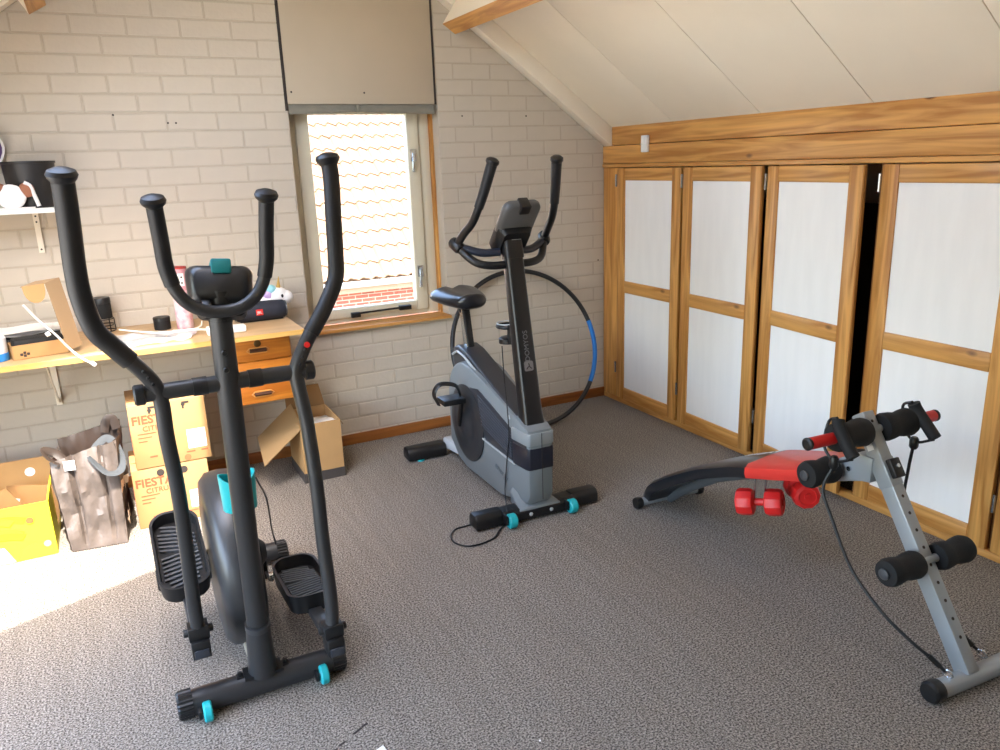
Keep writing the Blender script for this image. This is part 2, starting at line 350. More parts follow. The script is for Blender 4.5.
# ================================================================== neighbouring house seen through the window
FARB = mat('far_brick', (128, 62, 44), .9)
_n = FARB.node_tree.nodes; _b = _n.new('ShaderNodeTexBrick'); _t = _n.new('ShaderNodeTexCoord'); _m = _n.new('ShaderNodeMapping'); _m.inputs['Rotation'].default_value = (math.pi / 2, 0, 0)
_b.inputs['Scale'].default_value = 1; _b.inputs['Brick Width'].default_value = .22; _b.inputs['Row Height'].default_value = .0625; _b.inputs['Mortar Size'].default_value = .007
_b.inputs['Color1'].default_value = lin((126, 62, 44)); _b.inputs['Color2'].default_value = lin((108, 54, 40)); _b.inputs['Mortar'].default_value = lin((140, 120, 105))
FARB.node_tree.links.new(_t.outputs['Object'], _m.inputs[0]); FARB.node_tree.links.new(_m.outputs[0], _b.inputs[0]); FARB.node_tree.links.new(_b.outputs[0], _n['Principled BSDF'].inputs['Base Color'])
nh = thing('neighbour_house', 'neighbouring brick house with sunlit pale tiled roof outside the window', 'house', (1.2, 8, -3.2))
EZ = 2.95                                                        # eave height above the house base
MB().box(-5, 5, 0.15, 6, 0, EZ - .1).build('brick_wall', FARB, nh)
TP = math.radians(42); TU = Vector((0, math.cos(TP), math.sin(TP))); TN = Vector((0, -math.sin(TP), math.cos(TP)))
rf = MB().prism([(-.02, EZ - .06), (5.2, EZ - .06 + 5.22 * math.tan(TP)), (5.2, EZ - .2 + 5.22 * math.tan(TP)), (-.02, EZ - .2)], -5, 5, 'x').build('roof', mat('far_deck', (120, 95, 75), .9), nh)
TILE = mat('pantile', (112, 88, 66), .8, var=.12, vscale=9)
tw, tl = .205, .34
def wave(u): return .028 * math.sin(2 * math.pi * u) + .012 * math.sin(4 * math.pi * u)
tm = MB()
def tp(u, v, dz): return Vector((u * tw * 1.04, 0, 0)) + TU * (v * (tl + .06)) + TN * (wave(u) + dz + .035 * (1 - v))
n = 8
tm.grid(lambda u, v: tp(u, v, 0), n, 1)
tm.grid(lambda u, v: tp(u, 0, -.03 * v), n, 1)
tme = tm.mesh('roof_tile', merge=True); tme.materials.append(TILE)
for r in range(12):
    for c in range(21):
        o = link('roof_tile', tme, rf); o.location = Vector((-1.6 + c * tw, 0, EZ)) + TU * (r * tl) + Vector((0, 0, random.uniform(-.004, .004)))
MB().tube([(-5, -.06, EZ - .06), (5, -.06, EZ - .06)], .05, 10).build('gutter', mat('gutter_white', (150, 148, 142), .5), nh)
gl = MB().box(-.42, -.12, 0, .62, .02, .09, Matrix.Translation(Vector((-.45, 0, EZ)) + TU * 2.55) @ Matrix.Rotation(TP, 4, 'X')).build('roof_light', mat('pale_glass', (190, 205, 228), .3), nh)
# ================================================================== built-in cupboard
cb = thing('built_in_cupboard', 'built-in pine cupboard with white panelled doors under the sloping ceiling', 'cupboard', (0, 0, 0))
CY1 = -5.0
MB().box(0, .022, CY1, -.087, 1.566, 1.671).build('plank', PY, cb, bevel=.004)
MB().box(-.006, .022, CY1, -.003, 1.4625, 1.5635).build('plank', PY, cb, bevel=.004)
MB().box(-.01, .022, CY1, -.003, 1.44, 1.461).build('strip', PY, cb, bevel=.003)
MB().box(0, .022, -.148, -.003, .031, 1.438).build('filler_board', PZ, cb, bevel=.003)
MB().box(-.004, .03, CY1, -.003, 0, .03).build('plinth', PY, cb, bevel=.003)
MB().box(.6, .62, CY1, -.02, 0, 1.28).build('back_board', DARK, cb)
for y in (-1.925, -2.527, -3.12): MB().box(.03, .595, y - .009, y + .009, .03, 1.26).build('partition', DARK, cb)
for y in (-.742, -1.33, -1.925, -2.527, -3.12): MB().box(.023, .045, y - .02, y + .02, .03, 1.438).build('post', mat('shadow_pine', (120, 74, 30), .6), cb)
def door(y, wdt, ang):
    d = MB().box(.004, .014, -wdt + .003, -.003, 0, 1.405); d0 = d.build('door', PZ, cb)
    d0.location = (-.002, y, .031); d0.rotation_euler = (0, 0, -ang)
    X0, X1 = -.006, .018; s = .075; z1, z2, z3, z4 = .075, .674, .745, 1.336
    for a, b in ((-s, -.003), (-wdt + .003, -wdt + s)): MB().box(X0, X1, a, b, .001, 1.404).build('stile', PZ, d0, bevel=.0035)
    for a, b in ((.001, z1), (z2, z3), (z4, 1.404)): MB().box(X0 + .0005, X1, -wdt + s + .0005, -s - .0005, a, b).build('rail', PY, d0, bevel=.0035)
    for a, b in ((z1, z2), (z3, z4)): MB().box(.0015, .012, -wdt + s + .001, -s - .001, a + .001, b - .001).build('panel', DOORW, d0)
    for z in (1.3, .16): MB().tube([(-.009, .004, z), (-.009, .004, z + .07)], .006, 8).build('hinge', CHROME, d0)
for y, wd, a in ((-.152, .58, .004), (-.742, .572, .025), (-1.331, .565, .1015), (-1.929, .588, .004), (-2.53, .585, .006), (-3.122, .58, .004)): door(y, wd, a)
t = thing('wall_socket', 'small white surface switch on the pine plank above the first door', 'switch', (-.006, -.43, 1.565))
MB().box(-.022, -.001, -.026, .026, -.045, .045).build('switch_body', WPLAS, t, bevel=.004)
for z in (.02, -.02): MB().box(-.027, -.0225, -.014, .014, z - .015, z + .015).build('rocker', PAPER, t, bevel=.003)
struct(MB().box(-30, 30, -30, 40, -3.4, -3.2).build('ground', mat('pale_paving', (170, 165, 155), .9, var=.15, vscale=2)))
# ================================================================== elliptical trainer
def pedal(parent, c, ang, wd=.15, ln=.35):
    M = Matrix.Translation(c) @ Matrix.Rotation(ang, 4, 'X'); n = 6
    R = lambda s, z, r: [(x, y, z) for x, y in rrect(wd - s * 2, ln - s * 2, r, n)]
    rim = lambda y: .028 if y < 0 else .028 + .02 * (y / (ln / 2)) ** 2
    o1 = R(.006, -.03, .05); o2 = [(x, y, rim(y)) for x, y, z in R(0, 0, .055)]; i1 = [(x, y, rim(y)) for x, y, z in R(.008, 0, .05)]; i2 = R(.012, .006, .046)
    p = MB().loft([o1, o2, i1, i2], M).build('pedal', BLACKP, parent, angle=40)
    t = MB()
    for k in range(15):
        y = -.135 + k * .019; sg = 1 if k < 8 else -1
        hw = wd / 2 - .02 - (.012 if abs(y) > .11 else 0)
        t.bar(M @ Vector((-hw, y - sg * .012, .009)), M @ Vector((hw, y + sg * .012, .009)), .008, .008, M.to_3x3() @ Vector((0, 0, 1)))
    t.build('tread_ribs', mat('tread_grey', (70, 71, 73), .6), p)
    return p
def cap(mb, o, ax, r, l, ribs=22):
    """ribbed end cap"""
    d = Vector(ax).normalized(); a = d.orthogonal().normalized(); b = d.cross(a); o = Vector(o); rings = []
    for h, k in ((0, 1), (l * .85, 1), (l, .86)):
        rings.append([o + d * h + (a * math.cos(2 * math.pi * i / (ribs * 2)) + b * math.sin(2 * math.pi * i / (ribs * 2))) * r * k * (1 if i % 2 else .93) for i in range(ribs * 2)])
    return mb.loft(rings)
E_ = thing('elliptical_trainer', 'dark grey elliptical cross trainer with teal wheels standing in the left foreground', 'elliptical trainer', (-2.545, -1.945, 0))
MB().tube([(-.205, 0, .04), (.205, 0, .04)], .037, 20).build('front_foot', GREYF, E_)
for s in (-1, 1):
    cap(MB(), (s * .2, 0, .0415), (s, 0, 0), .0412, .042).build('foot_cap', BLACKP, E_)
    wh = MB().lathe([(.012, -.012), (.025, -.012), (.029, -.008), (.029, .008), (.025, .012), (.012, .012)], (s * .166, -.048, .03), (1, 0, 0), 28).build('transport_wheel', TEAL, E_)
    MB().box(s * .166 - .026, s * .166 - .014, -.062, -.01, .018, .045).build('wheel_bracket', BLACKP, wh, bevel=.004)
MB().lathe([(.004, -.014), (.008, -.014), (.008, .013), (.004, .016)], (.166, -.048, .03), (1, 0, 0), 12).build('axle_bolt', CHROME, E_)
MB().tube([(-.22, .795, .045), (.215, .795, .045)], .036, 20).build('rear_foot', GREYF, E_)
for s in (-1, 1): cap(MB(), (s * .2, .795, .0415), (s, 0, 0), .0412, .04).build('foot_cap', BLACKP, E_)
MB().bar((0, .03, .055), (0, .77, .055), .05, .035).build('base_rail', mat('warm_grey_steel', (150, 140, 122), .4), E_, bevel=.004)
pl = MB().box(-.055, .055, -.03, .03, .073, .081); pl.lathe([(.007, 0), (.007, .012)], (-.065, 0, .078), (0, 0, 1), 6); pl.lathe([(.007, 0), (.007, .012)], (.065, 0, .078), (0, 0, 1), 6)
pl.box(-.075, -.055, -.012, .012, .073, .079); pl.box(.055, .075, -.012, .012, .073, .079); pl.build('foot_plate', BLACKP, E_)
MB().tube([(0, 0, .075), (0, -.018, .235)], [.041, .034], 24, flat=1.1).build('mast_base', GREYF, E_)
MB().tube([(0, -.0175, .23), (0, -.02, .246)], .0355, 24, flat=1.1).build('mast_collar', mat('dark_collar', (52, 52, 53), .3), E_)
MB().tube([(0, -.0205, .247), (0, -.08, .98), (0, -.098, 1.15)], [.0295, .0295, .028], 24).build('mast', GREYF, E_)
MB().tube([(0, -.097, 1.14), (.008, -.09, 1.215)], .029, 20).build('console_post', BLACKP, E_)
for z in (1.02, 1.065): MB().lathe([(.006, 0), (.008, .003), (.006, .006)], (-.004, -.084 - .0265 - (z - .98) * .1, z), (0, -1, 0), 12).build('mast_bolt', BLACKP, E_)
# fixed U handlebar
def ht(s): return [(.005 + a, b, c) for a, b, c in ((0, -.14, 1.172), (s * .045, -.141, 1.179), (s * .083, -.14, 1.205), (s * .106, -.14, 1.247), (s * .115, -.145, 1.292), (s * .118, -.16, 1.352), (s * .123, -.186, 1.44))]
up = smooth_path(ht(-1)[::-1] + ht(1)[1:], 6)
MB().tube(up, .0155, 16).build('fixed_handlebar', GREYF, E_)
for s in (-1, 1):
    g = smooth_path(ht(s)[3:], 6)
    gp = MB().tube(g, .0182, 16).build('handle_grip', GRIP, E_)
    MB().lathe([(.018, -.012), (.026, -.004), (.028, .003), (.024, .011), (.011, .016), (.001, .017)], g[-1], g[-1] - g[-2], 24).build('grip_cap', BLACKP, gp)
MB().bar((-.03, -.085, 1.2), (-.03, -.145, 1.17), .02, .03).build('bar_clamp', BLACKP, E_, bevel=.004)
# console, seen from behind
CM = Matrix.Translation((.014, -.068, 1.222)) @ Matrix.Rotation(math.radians(-20), 4, 'X') @ Matrix.Rotation(math.radians(6), 4, 'Y')
rr = lambda w_, h_, r, y: [(x, y, z) for x, z in rrect(w_, h_, r, 6)]
rc = lambda w_, h_, r, y: [(x * (1 + 1.1 * z), y, z) for x, z in rrect(w_, h_, r, 6)]
co = MB().loft([rc(.12, .07, .02, -.042), rc(.14, .092, .024, -.03), rc(.155, .108, .026, 0), rc(.158, .112, .026, .012), rc(.15, .104, .022, .022)], CM).build('console', mat('console_black', (30, 30, 31), .32), E_, angle=50)
MB().box(-.024, .024, -.046, .015, .024, .062, CM).build('teal_clip', mat('teal_dark', (22, 116, 118), .4), co, bevel=.005)
MB().loft([rr(.11, .05, .02, -.03), rr(.12, .06, .02, .0)], CM @ Matrix.Translation((0, .0, -.055))).build('console_base', BLACKP, co, angle=50)
# pivot bar
MB().tube([(-.2, -.08, .98), (.2, -.08, .98)], .021, 18).build('pivot_bar', GREYF, E_)
for s in (-1, 1):
    MB().lathe([(.02, 0), (.026, .002), (.026, .022), (.022, .026)], (s * .195, -.08, .98), (s, 0, 0), 20).build('pivot_cap', BLACKP, E_)
    MB().tube([(s * .05, -.08, .98), (s * .085, -.08, .98)], .0235, 18).build('pivot_sleeve', BLACKP, E_)
AL = [(-0.287, -0.185, 1.502), (-0.289, -0.169, 1.432), (-0.292, -0.155, 1.367), (-0.295, -0.141, 1.3), (-0.293, -0.127, 1.231), (-0.278, -0.113, 1.157), (-0.249, -0.105, 1.114), (-0.216, -0.098, 1.071), (-0.183, -0.091, 1.025), (-0.167, -0.085, 0.99), (-0.161, -0.078, 0.943), (-0.161, -0.065, 0.852), (-0.154, -0.045, 0.712), (-0.154, -0.022, 0.541), (-0.157, 0.001, 0.36), (-0.156, 0.015, 0.24)]
AR = [(0.326, -0.025, 1.519), (0.329, -0.03, 1.473), (0.321, -0.044, 1.35), (0.315, -0.054, 1.256), (0.307, -0.059, 1.209), (0.281, -0.065, 1.159), (0.254, -0.07, 1.117), (0.225, -0.074, 1.078), (0.198, -0.079, 1.036), (0.173, -0.085, 0.986), (0.174, -0.089, 0.948), (0.18, -0.095, 0.888), (0.185, -0.1, 0.826), (0.189, -0.116, 0.659), (0.187, -0.131, 0.497), (0.189, -0.146, 0.33), (0.183, -0.155, 0.231)]
CB = {-1: (-.158, .47, .33), 1: (.19, .47, .115)}
for s, A in ((-1, AL), (1, AR)):
    arm = MB().tube(smooth_path(A[6:], 4), .019, 16).build('swing_arm', GREYF, E_)
    up = smooth_path(A[:8] if s < 0 else A[:8], 5); ar = MB().tube(up, .0235 if s < 0 else .0215, 18).build('arm_grip', GRIP, arm)
    MB().lathe([(.022, -.014), (.029, -.005), (.032, .003), (.028, .012), (.014, .018), (.001, .02)], up[0], up[0] - up[1], 28).build('arm_grip_cap', BLACKP, arm)
    d = (Vector(A[8]) - Vector(A[9])).normalized(); bo2 = MB()
    for k in range(3): bo2.lathe([(.004, 0), (.0045, .003), (.003, .005)], Vector(A[9]) + d * (.02 + .02 * k) + Vector((0, -.018, 0)), (0, -1, 0), 10)
    bo2.build('arm_bolt', BLACKP, arm)
    if s == 1: MB().lathe([(.008, 0), (.008, .003)], Vector(A[9]) + d * .075 + Vector((0, -.019, 0)), (0, -1, 0), 12).build('red_sticker', REDP, arm)
    x, y, z = A[-1]; fk = MB().box(x - .028, x + .028, y - .022, y + .03, z - .01, z + .03); fk.box(x - .025, x + .025, y - .032, y + .035, z - .062, z - .008)
    fk.lathe([(.012, 0), (.012, .08)], (x - .04, y, z + .012), (1, 0, 0), 12); fk.build('arm_fork', BLACKP, arm, bevel=.006)
    MB().box(x - .02, x + .02, y - .04, y - .0325, z - .055, z - .03).build('fork_shield', mat('shiny_black', (50, 52, 58), .15), arm, bevel=.004)
    b = CB[s]; lk = MB().bar((x, y + .03, z - .03), b, .042, .026).build('link_bar', GREYF, E_, bevel=.005)
    dy = b[1] - y - .03; ang = math.atan2(b[2] - z + .03, dy); yc = .35 if s < 0 else .245; zc = z - .03 + (yc - y - .03) * math.tan(ang)
    pedal(E_, (x + s * .006, yc, zc + (.034 if s < 0 else .03)), ang)
    MB().bar((s * .105, .47, .22), (s * .105, b[1], b[2] - .0), .03, .014, (1, 0, 0)).build('crank', BLACKP, E_, bevel=.004)
    MB().tube([(s * .115, b[1], b[2]), (s * .2, b[1], b[2])], .014, 14).build('crank_pin', CHROME, E_)
# flywheel housing
hp = []
for k in range(40):
    a = 2 * math.pi * k / 40; r = .272
    u_, v_ = .292 * math.cos(a), .252 * math.sin(a); hp.append((.37 + u_ * .72 - v_ * .69, .285 + u_ * .69 + v_ * .72))
hr = lambda k, x: [(x - .006, .37 + (y - .37) * k, .285 + (z - .285) * k) for y, z in hp]
MB().loft([hr(.7, -.068), hr(.9, -.062), hr(.985, -.04), hr(1, 0), hr(.985, .04), hr(.9, .062), hr(.7, .068)]).build('flywheel_housing', mat('housing_grey', (48, 48, 49), .35), E_, angle=60)
for s in (-1, 1): MB().lathe([(.05, 0), (.05, .02), (.03, .04)], (s * .074, .47, .22), (s, 0, 0), 24).build('crank_hub', BLACKP, E_)
# bottle holder on the back of the mast
bh = MB(); n_ = 28; ring = []
for zz, rr_ in ((0, .046), (.095, .05)):
    ring.append([(.002 + rr_ * math.cos(2 * math.pi * k / n_), -.002 + .03 + rr_ * math.sin(2 * math.pi * k / n_), (.588) + zz + (.01 * math.cos(4 * math.pi * k / n_) if zz else 0)) for k in range(n_)])
inn = [[(p[0] * .92, .028 + (p[1] - .028) * .92, p[2]) for p in r] for r in ring]
bh.loft([inn[0], ring[0], ring[1], inn[1], [(p[0], p[1], p[2] + .004) for p in inn[0]]]).build('bottle_holder', TEAL, E_, angle=50)
MB().tube([(0.062, 0.095, 0.638), (0.117, 0.325, 0.476), (0.146, 0.495, 0.335), (0.17, 0.645, 0.207), (0.196, 0.765, 0.088)], .003, 6, smooth=5).build('power_cable', BLACKP, E_)
MB().tube([(.075, .1, .3), (.09, .3, .2), (.12, .6, .1), (.15, .75, .085)], .004, 6, smooth=5).build('loose_cable', BLACKP, E_)
# ================================================================== exercise bike
B = thing('exercise_bike', 'grey and black upright exercise bike standing near the window', 'exercise bike', (-1.262, -1.335, 0), -.022)
def arc(c, r, a0, a1, n): return [(c[0] + r * math.cos(math.radians(a0 + (a1 - a0) * k / n)), c[1] + r * math.sin(math.radians(a0 + (a1 - a0) * k / n))) for k in range(n + 1)]
shell = [(-.045, .11), (-.02, .075), (.22, .03), (.6, .035), (.7, .06), (.79, .13)] + arc((.585, .37), .205, -8, 68, 10)[1:] + [(.6, .578), (.5, .572), (.42, .555), (-.02, .42), (-.045, .41), (-.05, .3)]
tap = lambda y: 1 - .25 * max(0, min(1, (.35 - y) / .4))
sr = lambda x, k: [(x * tap(y), .38 + (y - .38) * k, .3 + (z - .3) * k) for y, z in shell]
MB().loft([sr(-.082, .94), sr(-.074, .985), sr(-.055, 1), sr(.055, 1), sr(.074, .985), sr(.082, .94)]).build('body_shell', SHELLG, B, angle=40)
lightrim = [(.66, .57), (.5, .585), (.42, .567), (-.02, .43), (-.02, .385), (.4, .51), (.5, .53), (.62, .52)]
side = [(.5, .475), (.4, .49), (-.03, .345), (-.035, .24), (.0, .235), (.33, .255), (.36, .3), (.38, .36), (.43, .43)]
for s in (-1, 1):
    MB().loft([[(s * x_ * tap(y), y, z) for y, z in side] for x_ in (.0785, .0845)]).build('side_panel', DKPAN, B, bevel=.002)
    vent = MB()
    for k in range(9):
        e0, e1 = (.4 - .004 * k, .462 - .0165 * k), (.09, .36 - .0125 * k); vent.bar((s * .0855 * tap(e0[0]), *e0), (s * .0855 * tap(e1[0]), *e1), .004, .005, (1, 0, 0))
    vent.build('vent_ribs', mat('vent_grey', (74, 77, 84), .5), B)
    MB().bar((s * .0845, .36, .262), (s * .0705, .06, .236), .007, .01, (1, 0, 0)).build('accent_strip', LIGHTG, B)
    MB().lathe([(.188, 0), (.19, .006), (.17, .014), (.12, .017), (.07, .018), (.05, .032), (.02, .036)], (s * .079, .545, .285), (s, 0, 0), 48).build('flywheel_disc', mat('disc_black', (38, 40, 44), .4), B)
    MB().bar((s * .122, .56, .276), (s * .122, .56 - .055 * 1, .276 + s * -.15), .028, .014, (1, 0, 0)).build('crank', BLACKP, B, bevel=.004)
    px, py, pz = s * .175, .505 if s < 0 else .615, .276 - s * .15
    pd = MB().box(px - .055, px + .055, py - .05, py + .05, pz - .014, pz + .014).build('pedal', BLACKP, B, bevel=.006)
    MB().tube([(s * .125, py, pz), (s * .23, py, pz)], .009, 10).build('pedal_spindle', CHROME, pd)
    MB().tube([(px + s * .06, py + .01, pz - .02), (px + s * .085, py, pz + .04), (px + s * .055, py - .005, pz + .085), (px - s * .02, py - .01, pz + .07), (px - s * .045, py - .01, pz + .015)], .014, 8, smooth=6, flat=.18).build('pedal_strap', BLACKP, pd)
# black band wrapping the nose, grey collar
nose = [(-.051, -.0), (-.047, .05)]
MB().loft([[(x, y - .0045, z) for x, y in ((-.0755, .08), (-.0655, -.03), (-.055, -.046), (.055, -.046), (.0655, -.03), (.0755, .08))] for z in (.237, .333)], caps=True).build('nose_band', mat('band_black', (30, 32, 42), .3), B, bevel=.004)
MB().loft([[(x, y - .006, z) for x, y in ((-.076, .09), (-.066, -.03), (-.055, -.048), (.055, -.048), (.066, -.03), (.076, .09))] for z in (.345, .4)]).build('mast_cowl', mat('cowl_grey', (132, 138, 139), .35), B, bevel=.006)
MB().box(-.001, .001, -.0555, -.054, .1, .4).build('cowl_seam', DKINK, B)
# black spine from the seat post down to the mast
spine = [(.74, .5), (.765, .57), (.745, .622), (.69, .64), (.61, .628), (.08, .452), (.03, .43), (.03, .34), (.4, .48)]
MB().prism(spine, -.056, .056, 'x').build('spine_cover', mat('spine_black', (46, 47, 51), .42), B, bevel=.012, seg=3)
MB().tube([(-.062, .74, .585), (-.0615, .68, .612), (-.061, .6, .602), (-.06, .1, .437)], .006, 8).build('spine_trim', LIGHTG, B)
kn = MB().lathe([(.008, 0), (.018, .006), (.02, .02), (.014, .03)], (0, .762, .58), (0, 1, .1), 16).build('seat_knob', BLACKP, B)
MB().lathe([(.02, 0), (.02, .016), (.012, .022)], (-.05, .11, .425), (0, .4, 1), 18).build('mast_bolt', LIGHTG, B)
MB().bar((0, .655, .56), (0, .715, .83), .036, .06, (0, 1, 0)).build('seat_post', BLACKP, B, bevel=.008)
MB().bar((-.0195, .654, .6), (-.0195, .712, .82), .004, .03, (0, 1, 0)).build('post_scale', CHROME, B)
MB().bar((0, .7, .815), (0, .745, .82), .05, .05, (0, 0, 1)).build('seat_clamp', BLACKP, B, bevel=.008)
# saddle: wide at the back (+y), nose to the front
def sad(u, v):
    # u 0..1 around the section, v 0..1 back to nose
    y = .86 - .27 * v; wd = (.115 * (1 - v) ** .55 + .035 * v ** .5 + .012) * (1 if v > .06 else .86); hgt = .04 - .006 * v
    a = math.pi * 2 * u; x = wd * math.copysign(abs(math.cos(a)) ** .7, math.cos(a)); zz = math.sin(a); zz = hgt * (zz if zz > 0 else zz * 1.05)
    dip = -.016 * math.exp(-(x / .02) ** 2) * (1 - v) if math.sin(a) > 0 else 0
    return Vector((x, y, .858 + zz + dip + .012 * (1 - v) ** 2 + (.006 if v > .9 else 0)))
rs = [[sad(k / 32, v) for k in range(32)] for v in (0, .04, .1, .2, .3, .4, .5, .6, .7, .8, .9, .96, 1)]
rs[0] = [(p - Vector((0, .86, .87))) * .8 + Vector((0, .865, .87)) for p in rs[0]]; rs[-1] = [(p - Vector((0, .59, .872))) * .7 + Vector((0, .585, .87)) for p in rs[-1]]
MB().loft(rs).build('saddle', BLKV, B, angle=60)
# mast
mlo, mhi = Vector((0, .03, .395)), Vector((0, .178, 1.19)); md = (mhi - mlo).normalized(); mn = Vector((1, 0, 0)).cross(md)     # mn faces forward (-y) or back
if mn.y > 0: mn = -mn
def sect(o, w_, d_): return [o + Vector((x, 0, 0)) - mn * y for x, y in rrect(w_, d_, .016, 4)]
MB().loft([sect(mlo, .1, .085), sect(mlo + md * .08, .09, .072), sect(mlo.lerp(mhi, .55), .083, .064), sect(mlo.lerp(mhi, .9), .078, .06)]).build('mast', mat('mast_black', (24, 24, 25), .3), B, angle=50)
MB().loft([sect(mlo.lerp(mhi, .895), .084, .066), sect(mlo.lerp(mhi, .93), .084, .066), sect(mlo.lerp(mhi, 1.06), .078, .06)]).build('mast_head', BLACKP, B, angle=50)
LET = mat('silver_print', (108, 108, 110), .4)
tf = lambda k, e_: frameM(mlo.lerp(mhi, k) + mn * e_, md, Vector((-1, 0, 0)))
text('DOMYOS', .031, .0004, tf(.44, .0347), 'mast_lettering', LET, B)
lg = MB().loft([[tf(.335, .0352 + zz) @ Vector((x, y, 0)) for x, y in rrect(.042, .042, .008, 4)] for zz in (0, .001)]).build('mast_emblem', mat('emblem_grey', (120, 116, 116), .4), B)
MB().tube([tf(.335, .037) @ Vector(p) for p in ((-.012, -.012, 0), (-.002, -.002, 0), (.012, -.0, 0))], .0022, 6).tube([tf(.335, .037) @ Vector(p) for p in ((-.012, .012, 0), (-.002, .002, 0))], .0022, 6).build('emblem_mark', DKINK, lg)
text('energy', .045, .0004, frameM((-.0762, .19, .155), (.05, -1, -.28), (0, 0, 1)), 'side_lettering', mat('grey_print', (96, 104, 110), .5), B)
# handlebars
for s in (-1, 1):
    hb = [(0, .165, 1.085), (s * .09, .172, 1.083), (s * .152, .2, 1.098), (s * .19, .245, 1.14), (s * .206, .262, 1.172)]
    MB().tube(hb, .0165, 14, smooth=6).build('handlebar', BLACKP, B)
    h2 = [(s * .206, .262, 1.172), (s * .198, .215, 1.215), (s * .184, .155, 1.262), (s * .174, .115, 1.315), (.004 + s * .16, .085, 1.39), (.008 + s * .142, .045, 1.5)]
    hp2 = smooth_path(h2, 6); MB().tube(hp2, .0165, 14).build('handlebar', BLACKP, B)
    gr = MB().tube(hp2[19:], [.0195, .0225], 16).build('hand_grip', GRIP, B)
    MB().lathe([(.0225, -.012), (.027, -.004), (.026, .006), (.016, .013), (.001, .015)], hp2[-1], hp2[-1] - hp2[-2], 20).build('grip_cap', BLACKP, gr)
    MB().lathe([(.02, -.03), (.026, -.02), (.026, .02), (.02, .03)], (s * .208, .268, 1.168), (s * .3, .7, .5), 18).build('bar_joint', BLACKP, B)
    MB().tube([(s * .045, .19, 1.135), (s * .12, .215, 1.135), (s * .2, .262, 1.162)], .017, 12, smooth=5).build('sensor_bar', mat('sensor_black', (40, 44, 56), .3), B)
# console
KM = Matrix.Translation((.01, .15, 1.245)) @ Matrix.Rotation(math.radians(42), 4, 'X')
MB().loft([rr(.14, .15, .03, -.018), rr(.165, .175, .035, -.006), rr(.168, .178, .035, .01), rr(.158, .168, .03, .02)], KM @ Matrix.Translation((0, 0, .035))).build('console', mat('console_grey', (88, 88, 86), .45), B, angle=50)
MB().loft([rr(.12, .12, .02, -.042), rr(.16, .14, .02, -.01), rr(.16, .14, .02, .02)], KM @ Matrix.Translation((0, 0, -.065))).build('console_base', BLACKP, B, angle=50)
MB().box(-.022, .022, -.03, .024, .085, .13, KM).build('console_clip', BLACKP, B, bevel=.004)
MB().box(-.022, .022, -.044, -.041, -.028, -.02, KM @ Matrix.Translation((0, 0, -.02))).build('console_mark', LIGHTG, B)
# bottle cage
bc = MB().ring((-.012, .212, .812), .044, .008, (0, 0, 1), 28, 8); bc.lathe([(.02, 0), (.042, .004), (.042, .024), (.034, .03)], (-.012, .207, .735), (0, 0, 1), 20)
bc.box(-.03, .012, .11, .18, .745, .825); bc.build('bottle_cage', BLACKP, B, angle=40)
MB().ring((-.012, .212, .825), .045, .003, (0, 0, 1), 28, 6).build('cage_rim', LIGHTG, B)
# feet
ft = lambda x0, x1, y, h, d: [[(x, y + yy, zz + .004) for yy, zz in ((-d / 2, .004), (-d / 2, h * .7), (-d / 2 + .018, h), (d / 2 - .018, h), (d / 2, h * .7), (d / 2, .004))] for x in (x0, x1)]
for s in (-1, 1):
    a, b = sorted((s * .3, s * .17)); MB().loft(ft(a, b, .02, .066, .085)).build('front_foot', BLACKP, B, bevel=.008)
    wh = MB().lathe([(.016, -.018), (.027, -.018), (.0315, -.013), (.0315, .013), (.027, .018), (.016, .018)], (s * .148, -.048, .0325), (1, 0, 0), 28).build('transport_wheel', TEAL, B)
    MB().lathe([(.006, -.019), (.018, -.015), (.018, .015), (.006, .019)], (s * .148, -.048, .0325), (1, 0, 0), 20).build('wheel_hub', BLACKP, wh)
    MB().box(s * .148 - .028, s * .148 - .0195, -.06, .0, .018, .06).build('wheel_bracket', BLACKP, wh, bevel=.005)
    a, b = sorted((s * .285, s * .07)); MB().loft(ft(a, b, .915, .07, .095)).build('rear_foot', BLACKP, B, bevel=.01)
    MB().lathe([(.02, 0), (.02, .008)], (s * .215, .885, 0), (0, 0, 1), 18).build('level_foot', TEAL, B)
MB().loft([[(x, y, z) for y, z in ((-.03, .01), (-.035, .05), (-.015, .06 - .006 * math.cos(x * 18)), (.055, .06), (.06, .012))] for x in (-.175, -.12, -.06, 0, .06, .12, .175)]).build('front_bar', BLACKP, B, bevel=.005)
MB().loft([[(x, y, z) for x, z in ((-w_, .045), (-w_, h), (-w_ * .5, h + .05 * kk), (w_ * .5, h + .05 * kk), (w_, h), (w_, .045))] for y, w_, h, kk in ((-.03, .1, .058, .1), (.02, .09, .066, .5), (.1, .08, .1, 1))]).build('front_cover', SHELLG, B, bevel=.004)
MB().bar((0, .72, .085), (0, .93, .06), .14, .06).build('rear_stub', mat('pale_silver', (196, 202, 206), .25), B, bevel=.014)
for x in (-.05, .05): MB().lathe([(.007, 0), (.009, .004), (.006, .007)], (x, -.034, .035), (0, -1, 0), 12).build('front_bolt', LIGHTG, B)
BI = (Matrix.Translation((-1.262, -1.335, 0)) @ Matrix.Rotation(-.022, 4, 'Z')).inverted(); W2 = lambda p: BI @ Vector(p)
def upx(u, v, ax, val):
    q = RIGHT * (u - 500) / F_PX + DOWN * (v - 375) / F_PX + FWD; t_ = (val - CAM[ax]) / q[ax]; return CAM + q * t_
c1 = [upx(u, v, 0, -1.3 if v < 380 else -1.342) for u, v in ((502, 346), (504, 375))] + [upx(u, v, 0, -1.342) for u, v in ((507, 405), (509, 435), (507, 460), (505, 490))] + [upx(507, 512, 1, -1.385)]
